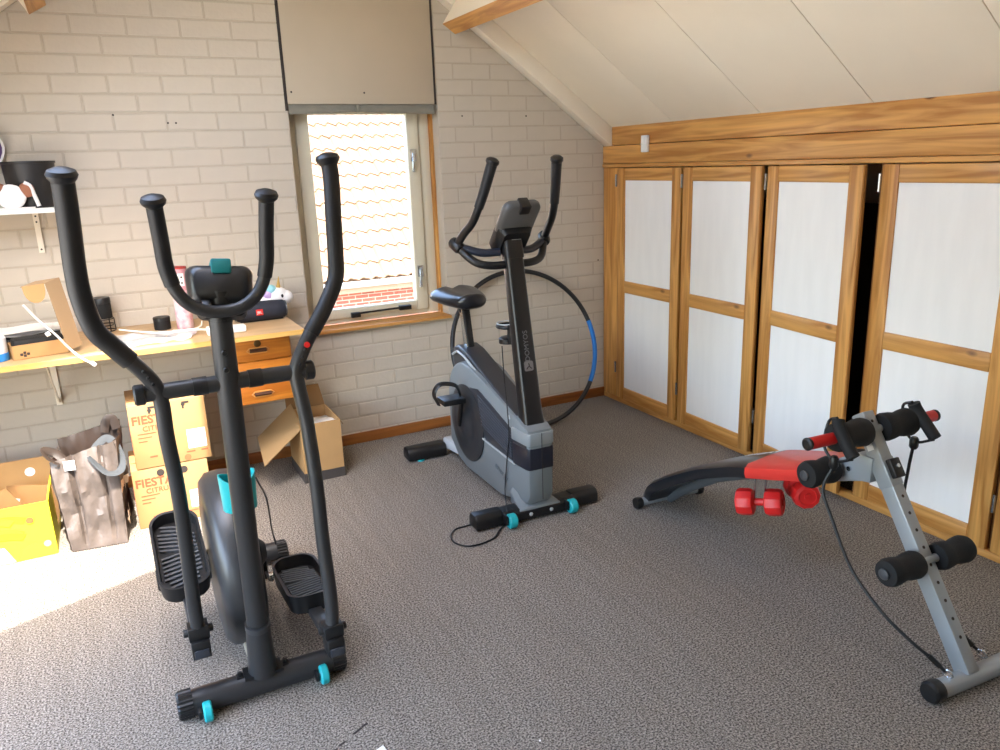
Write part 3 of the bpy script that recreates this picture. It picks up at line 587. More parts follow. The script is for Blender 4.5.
c2 = [upx(u, v, 2, .006) for u, v in ((505, 524), (499, 531), (494, 538), (480, 544), (466, 546), (454, 542), (451, 535), (456, 529), (466, 526), (476, 523))]
MB().tube([W2(p) for p in c1], .0028, 6, smooth=6).build('power_cable', BLACKP, B)
MB().tube([W2(p) for p in c2], .0035, 6, smooth=6).build('cable_loop', BLACKP, B)
# ================================================================== hula hoop
hc = Vector((-.669, -.338, .014)); R_ = .458; tl_ = .345
hoop = thing('hula_hoop', 'black hula hoop with one blue segment leaning on the white brick wall', 'hula hoop', hc)
hx = Vector((math.cos(-.03), math.sin(-.03), 0)); hb_ = Vector((-hx.y, hx.x, 0)); hu = Vector((0, 0, 1)) * math.cos(tl_) + hb_ * math.sin(tl_)
def hseg(a0, a1, n): return [hu * R_ + hx * R_ * math.cos(a0 + (a1 - a0) * k / n) + hu * R_ * math.sin(a0 + (a1 - a0) * k / n) for k in range(n + 1)]
BA, BB_ = math.radians(-34), math.radians(14)
MB().tube(hseg(BB_, BA + 2 * math.pi, 70), .0135, 12).build('black_tube', mat('hoop_black', (28, 28, 30), .4), hoop)
MB().tube(hseg(BA, BB_, 10), .0137, 12).build('blue_segment', BLUE, hoop)
# ================================================================== sit-up bench
S = thing('situp_bench', 'grey steel sit-up bench with curved red and black pad on the right', 'exercise bench', (-.766, -2.938, 0), -.057)
MB().tube([(-.12, 0, .03), (.29, 0, .03)], .027, 18).build('foot_bar', STEEL, S)
for x, d in ((-.138, -1), (.305, 1)): MB().lathe([(.03, -.02), (.032, -.016), (.032, .012), (.026, .02)], (x, 0, .032), (d, 0, 0), 20).build('foot_cap', BLACKP, S)
UB, UT = Vector((0, 0, .045)), Vector((0, .439, .7)); ud = (UT - UB).normalized(); un = Vector((1, 0, 0)).cross(ud)
if un.y > 0: un = -un
MB().bar(UB, UT, .045, .05, un).build('upright', STEEL, S, bevel=.004)
MB().bar(UB + ud * .55, UB + ud * .64, .049, .054, un).build('upright_bracket', STEEL, S, bevel=.004)
for k in [.1 + .052 * i for i in range(9)] + [.755]: MB().lathe([(.005, 0), (.005, .001)], UB + ud * k + un * .0252, un, 10).build('adjusting_hole', DKINK, S)
lp = MB().box(-.02, .02, -.0, .02, -.03, .03, frameM(UB + ud * .6 + un * .03, (1, 0, 0), un)).build('lock_plate', BLACKP, S, bevel=.004)
MB().lathe([(.007, 0), (.006, .005)], UB + ud * .605 + un * .0505, un, 12).build('lock_pin', CHROME, lp)
MB().box(-.0235, -.0228, -.012, .012, -.05, .03, frameM(UB + ud * .7, (1, 0, 0), un)).build('warning_label', PAPER, S)
# pad: curved, section black / red
prof = [(1.455, .052), (1.38, .13), (1.3, .185), (1.21, .24), (1.127, .287), (1.04, .332), (.948, .371), (.86, .407), (.778, .433), (.67, .466), (.56, .502), (.5, .518)]
pp_ = smooth_path([(0, a, b) for a, b in prof], 3)
def wid(v): return .155 - .035 * max(0, (v - 1.33) / .125) ** 2 - .008 * max(0, (.8 - v) / .3)
def padrings(P):
    out = []
    for i, p in enumerate(P):
        d = (P[min(i + 1, len(P) - 1)] - P[max(0, i - 1)]).normalized(); n_2 = Vector((1, 0, 0)).cross(d); n_2 = n_2 if n_2.z > 0 else -n_2; w_ = wid(p.y); ring_ = []
        for x, h in ((-w_ + .006, -.046), (-w_ - .004, -.026), (-w_ - .001, -.008), (-w_ + .02, .004), (0, .007), (w_ - .02, .004), (w_ + .001, -.008), (w_ + .004, -.026), (w_ - .006, -.046)): ring_.append(p + Vector((x, 0, 0)) + n_2 * h)
        out.append(ring_)
    return out
# the colour break runs diagonally: rings up to the break are black, beyond it red
pr = padrings(pp_)
BRK = lambda x: .77 - .0 * x
def padpart(fn, name, m):
    mb = MB(); n_3 = len(pr[0])
    for i in range(len(pr) - 1):
        for j in range(n_3):
            q = [pr[i][j], pr[i][(j + 1) % n_3], pr[i + 1][(j + 1) % n_3], pr[i + 1][j]]
            mb.add(q, [(0, 1, 2, 3)])
    bm = bmesh.new(); me = bpy.data.meshes.new(name); me.from_pydata([tuple(p) for p in mb.v], [], mb.f); bm.from_mesh(me); bmesh.ops.remove_doubles(bm, verts=bm.verts, dist=1e-5)
    bmesh.ops.holes_fill(bm, edges=[e_ for e_ in bm.edges if e_.is_boundary])
    g = bm.verts[:] + bm.edges[:] + bm.faces[:]
    r_ = bmesh.ops.bisect_plane(bm, geom=g, plane_co=(0, .832, .4), plane_no=(-.36, 1, 0), clear_inner=fn > 0, clear_outer=fn < 0)
    bmesh.ops.holes_fill(bm, edges=[e_ for e_ in bm.edges if e_.is_boundary]); bmesh.ops.recalc_face_normals(bm, faces=bm.faces)
    bm.to_mesh(me); bm.free(); me.polygons.foreach_set('use_smooth', [True] * len(me.polygons)); me.set_sharp_from_angle(angle=math.radians(50)); me.materials.append(m)
    return link(name, me, S)
bp_ = padpart(1, 'black_pad', BLKV); rp_ = padpart(-1, 'red_pad', RED)
def padpt(v, x):
    i = min(range(len(pp_)), key=lambda k: abs(pp_[k].y - v)); return pp_[i] + Vector((x, 0, .0))
dv = (padpt(.95, 0) - padpt(.85, 0)).normalized(); mid = padpt(.93, .06)
nrm = Vector((1, 0, 0)).cross(dv); nrm = nrm if nrm.z > 0 else -nrm
text('SPORT', .05, .0005, frameM(mid + nrm * .0075, (dv * -1 + Vector((.35, 0, 0))), Vector((1, 0, 0))), 'pad_lettering', PAPER, bp_)
# frame under the pad
fr = [Vector(p) for p in ((0, 1.42, .022), (0, 1.3, .115), (0, 1.12, .23), (0, .95, .31), (0, .8, .365), (0, .6, .43), (0, .49, .478))]
MB().tube(smooth_path(fr, 4), .02, 12, flat=1.2).build('pad_frame', mat('dark_steel', (92, 96, 99), .4, .2), S)
MB().bar((0, .5, .485), (0, .37, .535), .05, .062, (0, 0, 1)).build('pad_bracket', STEEL, S, bevel=.004)
MB().prism([(.36, .5), (.36, .58), (.42, .58), (.5, .53), (.5, .475)], -.031, .031, 'x').build('hinge_plate', STEEL, S, bevel=.003)
MB().tube([(-.037, .44, .52), (.037, .44, .52)], .008, 10).build('hinge_bolt', CHROME, S)
MB().tube([(-.155, 1.43, .027), (.16, 1.43, .027)], .018, 16).build('head_bar', STEEL, S)
for x in (-.16, .165): MB().lathe([(.024, -.015), (.026, -.01), (.026, .01), (.022, .016)], (x, 1.43, .0265), (1, 0, 0), 18).build('foot_cap', BLACKP, S)
def roller(v, z, x0, x1, r=.046):
    m_ = (x0 + x1) / 2; l_ = x1 - x0
    return MB().lathe([(.014, 0), (r * .9, .004), (r, .018), (r * .96, l_ * .3), (r * .84, l_ * .5), (r * .96, l_ * .7), (r, l_ - .018), (r * .9, l_ - .004), (.014, l_)], (x0, v, z), (1, 0, 0), 24).build('foam_roller', FOAM, S, angle=60)
for v, z, h, hh in ((.165, .322, .17, .038), (.394, .66, .165, .03), (.49, .505, .165, .045)):
    MB().tube([(-h - .004, v, z), (h + .004, v, z)], .0125, 12).build('roller_bar', STEEL, S)
    for s in (-1, 1):
        a, b = sorted((s * hh, s * h)); roller(v, z, a, b, .042 if z < .4 else .045)
        if z < .6: MB().lathe([(.017, 0), (.017, .004), (.01, .007)], (s * (h + .003), v, z), (s, 0, 0), 14).build('roller_plug', mat('plug_grey', (60, 60, 62), .5), S)
for s in (-1, 1):
    MB().tube([(s * .16, .394, .66), (s * .27 if s > 0 else -.262, .394, .66)], .0185, 16).build('red_handle', REDP, S)
    MB().lathe([(.0185, 0), (.0195, .004), (.0195, .01), (.014, .014)], (.266 if s > 0 else -.258, .394, .66), (s, 0, 0), 16).build('handle_plug', BLACKP, S)
# resistance cords, hung on the red handles
for s, lab in ((-1, 'black resistance cord with foam handle hanging on the left of the sit-up bench'), (1, 'black resistance cord with foam handle hanging on the right of the sit-up bench')):
    T = thing('resistance_cord', lab, 'resistance cord', (-.766, -2.938, 0), -.057, 'resistance cords of the sit-up bench')
    x = s * .158
    hd = MB().tube([(x, .385, .722), (x + .006 * s, .375, .7), (x + .012 * s, .325, .645), (x + .012 * s, .308, .628)], .019, 12, smooth=5).build('cord_handle', FOAM, T)
    MB().tube([(x, .39, .725), (x + .01, .43, .7), (x + .012 * s, .42, .63), (x + .012 * s, .375, .595), (x + .012 * s, .312, .622)], .0045, 8, smooth=5).build('handle_strap', BLACKP, T)
    MB().lathe([(.009, -.02), (.014, -.012), (.014, .012), (.009, .02)], (x + .012 * s, .378, .59), (0, 0, 1), 12).build('cord_stop', BLACKP, T)
    e0 = Vector((x + .012 * s, .38, .575))
    if s < 0: C_ = [e0, (-.19, .392, .5), (-.19, .348, .418), (-.185, .267, .291), (-.17, .163, .201), (-.14, .082, .142), (-.11, .033, .105), (-.088, .006, .075)]
    else: C_ = [e0, (.16, .38, .5), (.16, .385, .381), (.14, .34, .26), (.1, .22, .17), (.07, .1, .11), (.08, .025, .075)]
    MB().tube(C_, .005, 8, smooth=8).build('cord', mat('rubber_black', (18, 18, 19), .5), T)
    en = Vector(C_[-1]); d_ = (en - Vector(C_[-2])).normalized()
    MB().tube([en - d_ * .06, en - d_ * .02], .008, 10).build('cord_end', BLACKP, T)
    MB().ring(en + d_ * .008, .013, .0035, (1, .2, .3), 18, 6).build('carabiner', CHROME, T)
# dumbbells hung under the pad
def dumbbell(a, b, label):
    a, b = Vector(a), Vector(b); m_ = (a + b) / 2; d = (b - a).normalized(); L_ = (b - a).length; T = thing('dumbbell', label, 'dumbbell', m_, 0, 'red dumbbells under the bench')
    MB().tube([-d * L_ / 2, d * L_ / 2], .0135, 14).build('grip_bar', REDP, T)
    for s in (-1, 1):
        o = d * s * L_ / 2
        MB().lathe([(.032, -.032), (.045, -.028), (.0495, -.017), (.0495, .017), (.045, .028), (.032, .032), (.03, .028), (.012, .028), (.011, .034)], o, d * s, 10).build('weight_head', REDP, T, angle=25)
    hk = MB()
    for k in (-.018, .018):
        hk.tube([d * k + Vector((0, 0, -.018)), d * k + Vector((.012, 0, 0)), d * k + Vector((0, 0, .02)), d * k + Vector((0, 0, .1))], .0032, 6, smooth=4)
    hk.build('hanging_wire', CHROME, T)
dumbbell((-.828, -2.117, .27), (-.772, -2.2, .286), 'nearer red dumbbell hanging under the red pad of the bench')
dumbbell((-.672, -2.247, .312), (-.622, -2.167, .304), 'further red dumbbell half hidden behind the black roller of the bench')
# ================================================================== desk, shelf and what stands on them
DZ = .805
dk = thing('desk', 'long wooden wall-mounted desk top along the brick wall', 'desk', (-2.99, -.3, DZ - .022))
MB().box(-.96, .962, -.3, .296, 0, .022).build('desk_top', mat('desk_wood', (190, 158, 116), .5, var=.12, vscale=2.2, stretch=(1, 14, 14)), dk)
MB().box(-.96, .962, -.3035, -.3005, 0, .0215).build('front_edge', DESKW, dk)
for x in (-.075, .66):
    br = MB().box(x - .012, x + .012, .288, .2955, -.31, -.001); br.box(x - .012, x + .012, -.1, .285, -.008, -.001); br.build('bracket', WHITEP if x < 0 else mat('brown_metal', (96, 78, 60), .5), dk)
    MB().bar((x, .284, -.29), (x, -.08, -.012), .016, .006, (1, 0, 0)).build('bracket_strut', WHITEP, dk)
du = thing('drawer_unit', 'orange wooden three-drawer unit hanging under the desk', 'drawer unit', (-2.225, -.3, .468))
MB().box(-.15, .15, -.205, .22, 0, .312).build('carcass', ORNG, du, bevel=.003)
for k, (a, b) in enumerate(((.006, .1), (.106, .2), (.206, .306))):
    d = MB().box(-.144, .144, -.222, -.206, a, b).build('drawer', ORNG, du, bevel=.004); zc = (a + b) / 2 - .004
    MB().tube([(-.036, -.223, zc), (.036, -.223, zc)], .014, 12, flat=.7).build('finger_slot', mat('slot_dark', (70, 36, 12), .7), d)
    MB().tube([(-.036, -.224, zc + .011), (.036, -.224, zc + .011), (.048, -.224, zc), (.036, -.224, zc - .011), (-.036, -.224, zc - .011), (-.048, -.224, zc), (-.036, -.224, zc + .011)], .004, 8).build('slot_rim', mat('slot_rim', (206, 140, 70), .5), d)
    if k == 2: MB().lathe([(.014, 0), (.016, .003), (.01, .006)], (0, -.222, zc + .03), (0, -1, 0), 16).build('lock', mat('old_brass', (92, 66, 30), .4, .6), d)
D = lambda u, v: upx(u, v, 2, DZ + .001)
Y = lambda u, v, y: upx(u, v, 1, y)
# bluetooth speaker
p = Vector((-2.152, -.27, DZ + .002)); sp = thing('portable_speaker', 'navy blue portable speaker with red logo badge on the desk', 'speaker', p)
MB().lathe([(.034, -.118), (.042, -.108), (.045, -.06), (.046, 0), (.045, .06), (.042, .108), (.034, .118)], (0, 0, .046), (1, 0, 0), 28).build('speaker_body', NAVY, sp, angle=60)
for s in (-1, 1): MB().lathe([(.036, 0), (.038, .006), (.03, .009)], (s * .114, 0, .046), (s, 0, 0), 24).build('bass_end', mat('grey_black', (50, 52, 56), .3), sp)
MB().box(-.1, .1, -.02, .02, 0, .006).build('speaker_base', BLACKP, sp)
bd = MB().box(-.028, .004, -.0478, -.044, .032, .06).build('logo_badge', mat('logo_red', (206, 40, 34), .5), sp, bevel=.001)
text('JBL', .018, .0003, XZ(-.012, -.048, .045), 'logo_lettering', PAPER, bd)
# unicorn plush
q = Y(278, 296, -.11); un = thing('unicorn_plush', 'small white unicorn plush with pastel mane behind the navy speaker', 'plush toy', (q.x, -.11, DZ + .002))
WP = mat('white_plush', (240, 236, 232), .9, bump=.4, bscale=400)
def blob(c, r, seg=16, sq=1): return MB().loft([[(c[0] + r[0] * math.sin(math.pi * j / 12) * math.cos(2 * math.pi * k / seg), c[1] + r[1] * math.sin(math.pi * j / 12) * math.sin(2 * math.pi * k / seg), c[2] - r[2] * math.cos(math.pi * j / 12)) for k in range(seg)] for j in [.15] + list(range(1, 12)) + [11.85]])
MB.blob = lambda s, *a: s.add(*(lambda m: (m.v, m.f))(blob(*a)))
hz = q.z - DZ
bmsh = MB(); bmsh.blob((-.05, .01, .05), (.06, .05, .05)); bmsh.blob((-.02, 0, hz * .6), (.04, .04, .06)); bmsh.build('body', WP, un, angle=80)
hd = MB(); hd.blob((.0, -.005, hz + .0), (.05, .045, .045)); hd.blob((.035, -.012, hz - .008), (.036, .036, .034)); hdo = hd.build('head', WP, un, angle=80)
MB().lathe([(.011, 0), (.001, .055)], (.004, -.01, hz + .042), (.12, 0, 1), 12).build('gold_horn', mat('gold_cloth', (190, 150, 70), .5), hdo)
MB().blob((.012, -.047, hz + .004), (.0065, .004, .009)).build('eye', BLACKP, hdo)
for c_, cc in (((-.032, -.01, hz + .035), (150, 205, 215)), ((-.05, -.01, hz + .01), (200, 170, 215)), ((-.06, -.005, hz - .025), (160, 215, 190))): MB().blob(c_, (.026, .026, .024)).build('mane', mat('mane_%d' % cc[0], cc, .8), un, angle=80)
# tins
def tin(name, label, o, r, h, m=FOAM):
    T = thing(name, label, 'tin', o); MB().lathe([(r * .96, 0), (r, .004), (r, h * .72)], (0, 0, 0), (0, 0, 1), 28).build('tin_body', m, T)
    MB().lathe([(r * 1.03, h * .725), (r * 1.04, h * .95), (r * .96, h)], (0, 0, 0), (0, 0, 1), 28).build('tin_lid', BLACKP, T); return T
o = D(163, 329); o.y = min(o.y, -.07); tin('small_black_tin', 'small black round tin standing on the desk beside the pink tube', o, .036, .058)
o = Vector((-2.82, -.075, DZ + .001)); ws = thing('wire_stand', 'black wire stand carrying a round tin against the wall', 'stand', o)
wsm = MB()
for z, r in ((.003, .043), (.03, .042), (.058, .041)): wsm.ring((0, 0, z), r, .0025, (0, 0, 1), 28, 6)
for k in range(6): a = k * math.pi / 3; wsm.tube([(.043 * math.cos(a), .043 * math.sin(a), .002), (.041 * math.cos(a), .041 * math.sin(a), .058)], .0022, 6)
wsm.build('wire_rings', BLACKP, ws)
tz = Y(105, 297, -.075).z; tin('black_tin', 'larger black round tin on the wire stand beside the white wall', (o.x, o.y, DZ + .062), .038, tz - DZ - .062)
# pink tube
o = D(186, 328); o.y = min(o.y, -.05); tz = Y(186, 266, o.y).z - DZ
pt = thing('pink_tube', 'tall pink and white cardboard tube with a dotted label on the desk', 'tube', o)
MB().lathe([(.036, 0), (.037, .003), (.037, tz * .62)], (0, 0, 0), (0, 0, 1), 28).build('lower_tube', mat('pink_white', (232, 205, 205), .5, c2=(206, 140, 150), vscale=30), pt)
MB().lathe([(.0372, tz * .62), (.0372, tz * .97)], (0, 0, 0), (0, 0, 1), 28).build('upper_tube', mat('pink_card', (196, 140, 146), .5), pt)
MB().lathe([(.038, tz * .97), (.038, tz * .995), (.03, tz)], (0, 0, 0), (0, 0, 1), 28).build('red_rim', mat('dull_red', (160, 50, 46), .5), pt)
lb = MB().grid(lambda u, v: (.0378 * math.sin(-.5 + 1.0 * u), -.0378 * math.cos(-.5 + 1.0 * u), tz * (.7 + .2 * v)), 6, 1).build('dotted_label', PAPER, pt)
dm = MB()
for u in (.3, .7):
    for v in (.25, .7): a = -.5 + u; dm.lathe([(.0045, 0), (.0045, .0006)], (.038 * math.sin(a), -.038 * math.cos(a), tz * (.7 + .2 * v)), (math.sin(a), -math.cos(a), 0), 10)
dm.build('label_dots', DKINK, lb)
# power blocks, cable, plastic sheet
pb = thing('power_strip', 'white plug and extension block lying on the desk beside the speaker', 'power strip', D(225, 333))
MB().box(-.075, -.028, -.025, .025, 0, .036).build('plug_block', WPLAS, pb, bevel=.006)
MB().box(-.027, .09, -.03, .03, 0, .03).build('socket_block', WPLAS, pb, bevel=.006)
cb_ = thing('white_cable', 'white charging cable curling across the desk to the plug', 'cable', D(150, 335)); co_ = Vector(cb_.location)
MB().tube([D(u, v) - co_ + Vector((0, 0, .02)) for u, v in ((208, 334), (190, 334), (165, 337), (140, 336), (120, 334)) ], .004, 8, smooth=6).build('desk_length', WPLAS, cb_)
MB().tube([Vector((o.x - .06, o.y - .05, DZ + .005)) - co_, Vector((o.x + .0, o.y - .07, DZ + .005)) - co_, Vector((o.x + .06, o.y - .03, DZ + .005)) - co_, Vector((o.x + .075, o.y + .02, DZ + .02)) - co_], .0035, 8, smooth=6).build('side_length', WPLAS, cb_)
ps = thing('plastic_sheet', 'crumpled clear plastic sheet lying flat at the desk front', 'plastic sheet', D(148, 345)); po = Vector(ps.location)
cs = [D(u, v) - po for u, v in ((98, 352), (190, 340), (200, 330), (112, 337))]
def bil(u, v):
    p_ = (cs[0] * (1 - u) + cs[1] * u) * (1 - v) + (cs[3] * (1 - u) + cs[2] * u) * v
    return p_ + Vector((0, 0, .006 + .01 * noise.noise(Vector((u * 7, v * 4, 1.3)))))
MB().grid(bil, 26, 10).build('sheet', mat('cloudy_plastic', (215, 218, 222), .2, trans=.35), ps, angle=20)
# open carton with a folded insert
cx = thing('gadget_carton', 'small opened brown gadget carton with a folded insert rising from it', 'carton', D(40, 357)); c0 = Vector(cx.location)
a, b = D(14, 361) - c0, D(70, 352) - c0; hgt = .058; dep = .1
M_ = frameM(a, (b - a), (0, 1, 0)); ln = (b - a).length
bxm = MB().box(0, ln, 0, .003, 0, hgt, M_); bxm.box(0, ln, dep, dep + .003, 0, hgt, M_); bxm.box(0, .003, 0, dep, 0, hgt, M_); bxm.box(ln - .003, ln, 0, dep, 0, hgt, M_); bxm.box(0, ln, 0, dep, 0, .003, M_)
bxm.build('carton_box', CARD, cx)
inn_ = MB()
for x, z in ((.03, .02), (.042, .026), (.042, .014), (.054, .02)): inn_.box(x - .005, x + .005, -.0008, 0, z - .005, z + .005, M_)
inn_.build('printed_icons', DKINK, cx)
MB().box(.01, ln - .01, .006, dep - .004, .02, hgt + .02, M_).build('black_contents', FOAM, cx, bevel=.012)
yf = -.5
s1 = [Y(69, 351, yf) - c0, Y(45, 283, yf) - c0, Y(20, 287, yf) - c0]; wv = Vector((.05, .05, .012))
fm = MB()
for p_, q_ in zip(s1, s1[1:]):
    nn = (q_ - p_).cross(wv).normalized() * .003; fm.add([p_, q_, q_ + wv, p_ + wv, p_ + nn, q_ + nn, q_ + wv + nn, p_ + wv + nn], [(0, 1, 2, 3), (4, 7, 6, 5), (0, 4, 5, 1), (1, 5, 6, 2), (2, 6, 7, 3), (3, 7, 4, 0)])
fm.build('folded_insert', mat('grey_card', (160, 134, 102), .8), cx)
tf_ = MB(); c_ = (s1[1] + s1[2]) / 2; hw = (s1[1] - s1[2]).length / 2; dx_ = (s1[1] - s1[2]).normalized()
tf_.prism([(hw * .9 * math.cos(t_), -.072 * abs(math.sin(t_)) ** .7) for t_ in [math.pi + math.pi * k / 12 for k in range(13)]], -.0015, .0015, 'z', frameM(c_, dx_, (0, 0, 1))).build('rounded_tab', CARD, cx)
wc = thing('white_lead', 'thin white lead hanging over the small opened carton', 'cable', Y(60, 335, -.53)); w0 = Vector(wc.location)
MB().tube([Y(u, v, y) - w0 for u, v, y in ((23, 305, -.5), (38, 320, -.51), (55, 334, -.53), (68, 347, -.56), (80, 357, -.6), (93, 364, -.625))], .0042, 8, smooth=6).build('lead', WPLAS, wc)
MB().lathe([(.004, 0), (.008, .004), (.008, .02), (.004, .024)], Y(91, 362, -.625) - w0, (.6, 0, -.7), 12).build('lead_plug', WPLAS, wc)
MB().tube([Y(46, 335, -.54) - w0, Y(50, 333, -.54) - w0], .009, 10).build('lead_clip', WPLAS, wc)
# papers, bag and bottle at the left edge
pa = thing('paper_stack', 'loose white printed papers on top of a black pouch at the desk left', 'papers', (-3.12, -.22, DZ + .001))
for k in range(4): MB().grid(lambda u, v: (-.17 + .3 * u + .01 * k, -.12 + .2 * v, .066 + .004 * k + .02 * (u - .5) ** 2 + .004 * math.sin(u * 9 + k)), 10, 4).build('sheet', PAPER if k != 2 else mat('grey_paper', (190, 188, 190), .7), pa)
MB().box(-.18, .12, -.12, .1, 0, .058).build('black_pouch', FOAM, pa, bevel=.02)
bt = thing('cleaning_bottle', 'white plastic container with a blue base at the left picture edge', 'container', (-3.215, -.47, DZ + .001))
MB().lathe([(.04, .03), (.042, .034), (.042, .09), (.03, .105), (.015, .11)], (0, 0, 0), (0, 0, 1), 24).build('container_body', mat('milky_plastic', (226, 230, 236), .3), bt)
MB().lathe([(.041, 0), (.043, .004), (.043, .0295)], (0, 0, 0), (0, 0, 1), 24).build('blue_base', mat('blue_plastic', (40, 130, 210), .4), bt)
# wall shelf
sh = thing('wall_shelf', 'white wall shelf on a slotted bracket above the desk', 'shelf', (-3.4, -.12, 1.358))
MB().box(-.5, .475, -.12, .117, 0, .02).build('shelf_board', WPLAS, sh, bevel=.002)
MB().box(.37, .392, .105, .1165, -.18, -.001).build('bracket', WHITEP, sh)
sc_ = MB()
for z in (-.02, -.045, -.165): sc_.lathe([(.004, 0), (.004, .002)], (.381, .1045, z), (0, -1, 0), 10)
sc_.build('bracket_screw', DKINK, sh)
bk = thing('black_bucket', 'black round bucket standing on the white wall shelf', 'bucket', (-3.005, -.107, 1.379))
MB().lathe([(.082, 0), (.086, .004), (.1, .18), (.104, .182), (.104, .19), (.098, .19), (.095, .18), (.08, .012)], (0, 0, 0), (0, 0, 1), 36).build('bucket_body', mat('bucket_black', (38, 36, 35), .45), bk)
pl_ = thing('white_soft_toy', 'white soft ornament with brown patches in front of the black bucket', 'soft toy', (-3.06, -.226, 1.379))
MB().blob((-.02, 0, .05), (.055, .012, .05)).build('white_body', WP, pl_, angle=80)
for x, sg in ((-.065, -1), (.03, 1)): MB().blob((x + .01, .002, .075), (.03, .01, .03)).build('brown_patch', mat('brown_patch', (150, 96, 70), .8), pl_, angle=80)
MB().tube([(.035, 0, .105), (.055, 0, .09), (.065, 0, .05), (.075, 0, .008)], .008, 8, smooth=5).build('white_border', WP, pl_)
MB().box(-.12, .06, -.012, .012, 0, .006).build('white_base', WP, pl_)
pu = thing('purple_plaque', 'purple ornament with a white border at the top left picture edge', 'ornament', (-3.213, -.06, 1.379))
oc = [(.11 * math.cos(t_) * (1 + .12 * math.cos(3 * t_)), .25 + .13 * math.sin(t_)) for t_ in [2 * math.pi * k / 36 for k in range(36)]]
MB().prism(oc, -.006, .0, 'y').build('purple_face', mat('purple', (74, 40, 92), .5), pu)
MB().prism([(x * 1.07, .25 + (z - .25) * 1.07) for x, z in oc], .001, .008, 'y').build('white_border', WP, pu)
MB().prism([(-.06, 0), (.06, 0), (.05, .16), (-.05, .16)], .001, .03, 'y').build('stand', WP, pu)
# ================================================================== cardboard boxes on the floor
def fiesta(x0, x1, y, z, h, label, upper):
    T = thing('cardboard_box', label, 'box', ((x0 + x1) / 2, y, z), 0, 'stacked printed cardboard boxes'); w_ = (x1 - x0) / 2; d = .29
    MB().box(-w_, w_, 0, d, 0, h).build('box_body', CARD, T, bevel=.003)
    text('FIESTA', .052, .0004, XZ(-w_ + .085, -.0006, h * .76), 'printed_name', REDINK, T, bold=.0016)
    text('CITRUS', .032, .0004, XZ(-w_ + .1, -.0006, h * .62), 'printed_name', REDINK, T, bold=.0006)
    pr_ = MB()
    for k in range(3): pr_.box(-w_ + .025, -w_ + .1 - .02 * k, -.001, 0, h * (.54 - .06 * k), h * (.54 - .06 * k) + .004)
    pr_.box(-w_ + .06, -w_ + .09, -.001, 0, h * .16, h * .16 + .006); pr_.box(w_ - .1, w_ - .065, -.001, 0, h * .14, h * .14 + .005); pr_.box(w_ - .04, w_ - .012, -.001, 0, h * .14, h * .14 + .005); pr_.build('printed_lines', REDINK, T)
    fp = MB().prism([(.02, h * .2), (.09, h * .25), (.14, h * .55), (.08, h * .5), (.05, h * .7), (.02, h * .5)], -w_ - .001, -w_, 'x'); fp.build('side_print', REDINK, T)
    lb_ = MB().box(w_ - .09, w_ - .014, -.0012, 0, h * .2, h * .5).build('shipping_label', PAPER, T); lt = MB()
    for k in range(5): lt.box(w_ - .084, w_ - .03 - .006 * (k % 3), -.0016, -.0013, h * (.24 + .045 * k), h * (.24 + .045 * k) + .003)
    lt.build('label_print', mat('grey_print2', (150, 146, 150), .8), lb_)
    hs_ = ((-.07, h * .9), (.065, h * .92)) if upper else ((-.04, h * .9), (.055, h * .88))
    for x, zz in hs_: MB().lathe([(.016 if not upper else .008, 0), (.016 if not upper else .008, .0012)], (x, -.0002, zz), (0, -1, 0), 16).build('hand_hole', DKINK, T)
    if upper:
        for x in (-.075, .06): MB().prism([(x, h * .85), (x + .008, h * .85), (x + .008, h * .93), (x + .03, h * .93), (x + .03, h * .96), (x, h * .96)], -.0012, 0, 'y').build('hand_slot', DKINK, T)
    MB().box(.0, .0015, -.0008, 0, .004, h - .004).build('flap_slit', CARDD, T)
    MB().lathe([(.014, 0), (.014, .0012)], (.055, -.0002, .018), (0, -1, 0), 16).build('thumb_notch', CARDD, T)
    MB().box(-w_ + .004, w_ - .004, .1, .104, h, h + .002).build('lid_seam', CARDD, T)
fiesta(-2.815, -2.505, -.553, 0, .272, 'lower printed cardboard box standing on the carpet under the desk', False)
fiesta(-2.79, -2.482, -.556, .2745, .284, 'upper printed cardboard box resting on another under the desk', True)
# open carton by the window
oc_ = thing('open_carton', 'open brown carton with a hanging flap and white paper inside on the carpet', 'carton', (-1.96, -.43, 0))
W_, Dp, H_ = .1, .29, .3
m1 = MB()
m1.box(-W_, W_, 0, .004, .03, H_); m1.box(-W_, W_, Dp - .004, Dp, .03, H_); m1.box(-W_, -W_ + .004, .0045, Dp - .0045, .03, H_); m1.box(W_ - .004, W_, .0045, Dp - .0045, .03, H_)
m1.build('carton_walls', CARD, oc_)
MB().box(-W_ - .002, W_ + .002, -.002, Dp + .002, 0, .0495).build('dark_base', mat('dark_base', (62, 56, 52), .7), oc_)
MB().grid(lambda u, v: (-W_ + .006 + (2 * W_ - .012) * u, .006 + (Dp - .012) * v, H_ - .008 - .05 * v + .01 * noise.noise(Vector((u * 4, v * 5, 2)))), 12, 14).build('white_paper', PAPER, oc_)
hang = [Vector((-W_ - .001, .005, H_)), Vector((-W_ - .001, Dp - .01, H_)), Vector((-W_ - .2, Dp - .02, H_ - .0)), Vector((-W_ - .2, -.0, H_ - .14))]
hang = [upx(u, v, 1, y) - Vector((-1.96, -.43, 0)) for u, v, y in ((303, 428, -.43), (291, 404, -.2), (258, 438, -.26), (265, 467, -.47))]
nn = (hang[1] - hang[0]).cross(hang[2] - hang[1]).normalized() * .004
MB().add(hang + [p_ + nn for p_ in hang], [(0, 1, 2, 3), (4, 7, 6, 5), (0, 4, 5, 1), (1, 5, 6, 2), (2, 6, 7, 3), (3, 7, 4, 0)]).build('side_flap', mat('flap_card', (150, 120, 80), .8), oc_)
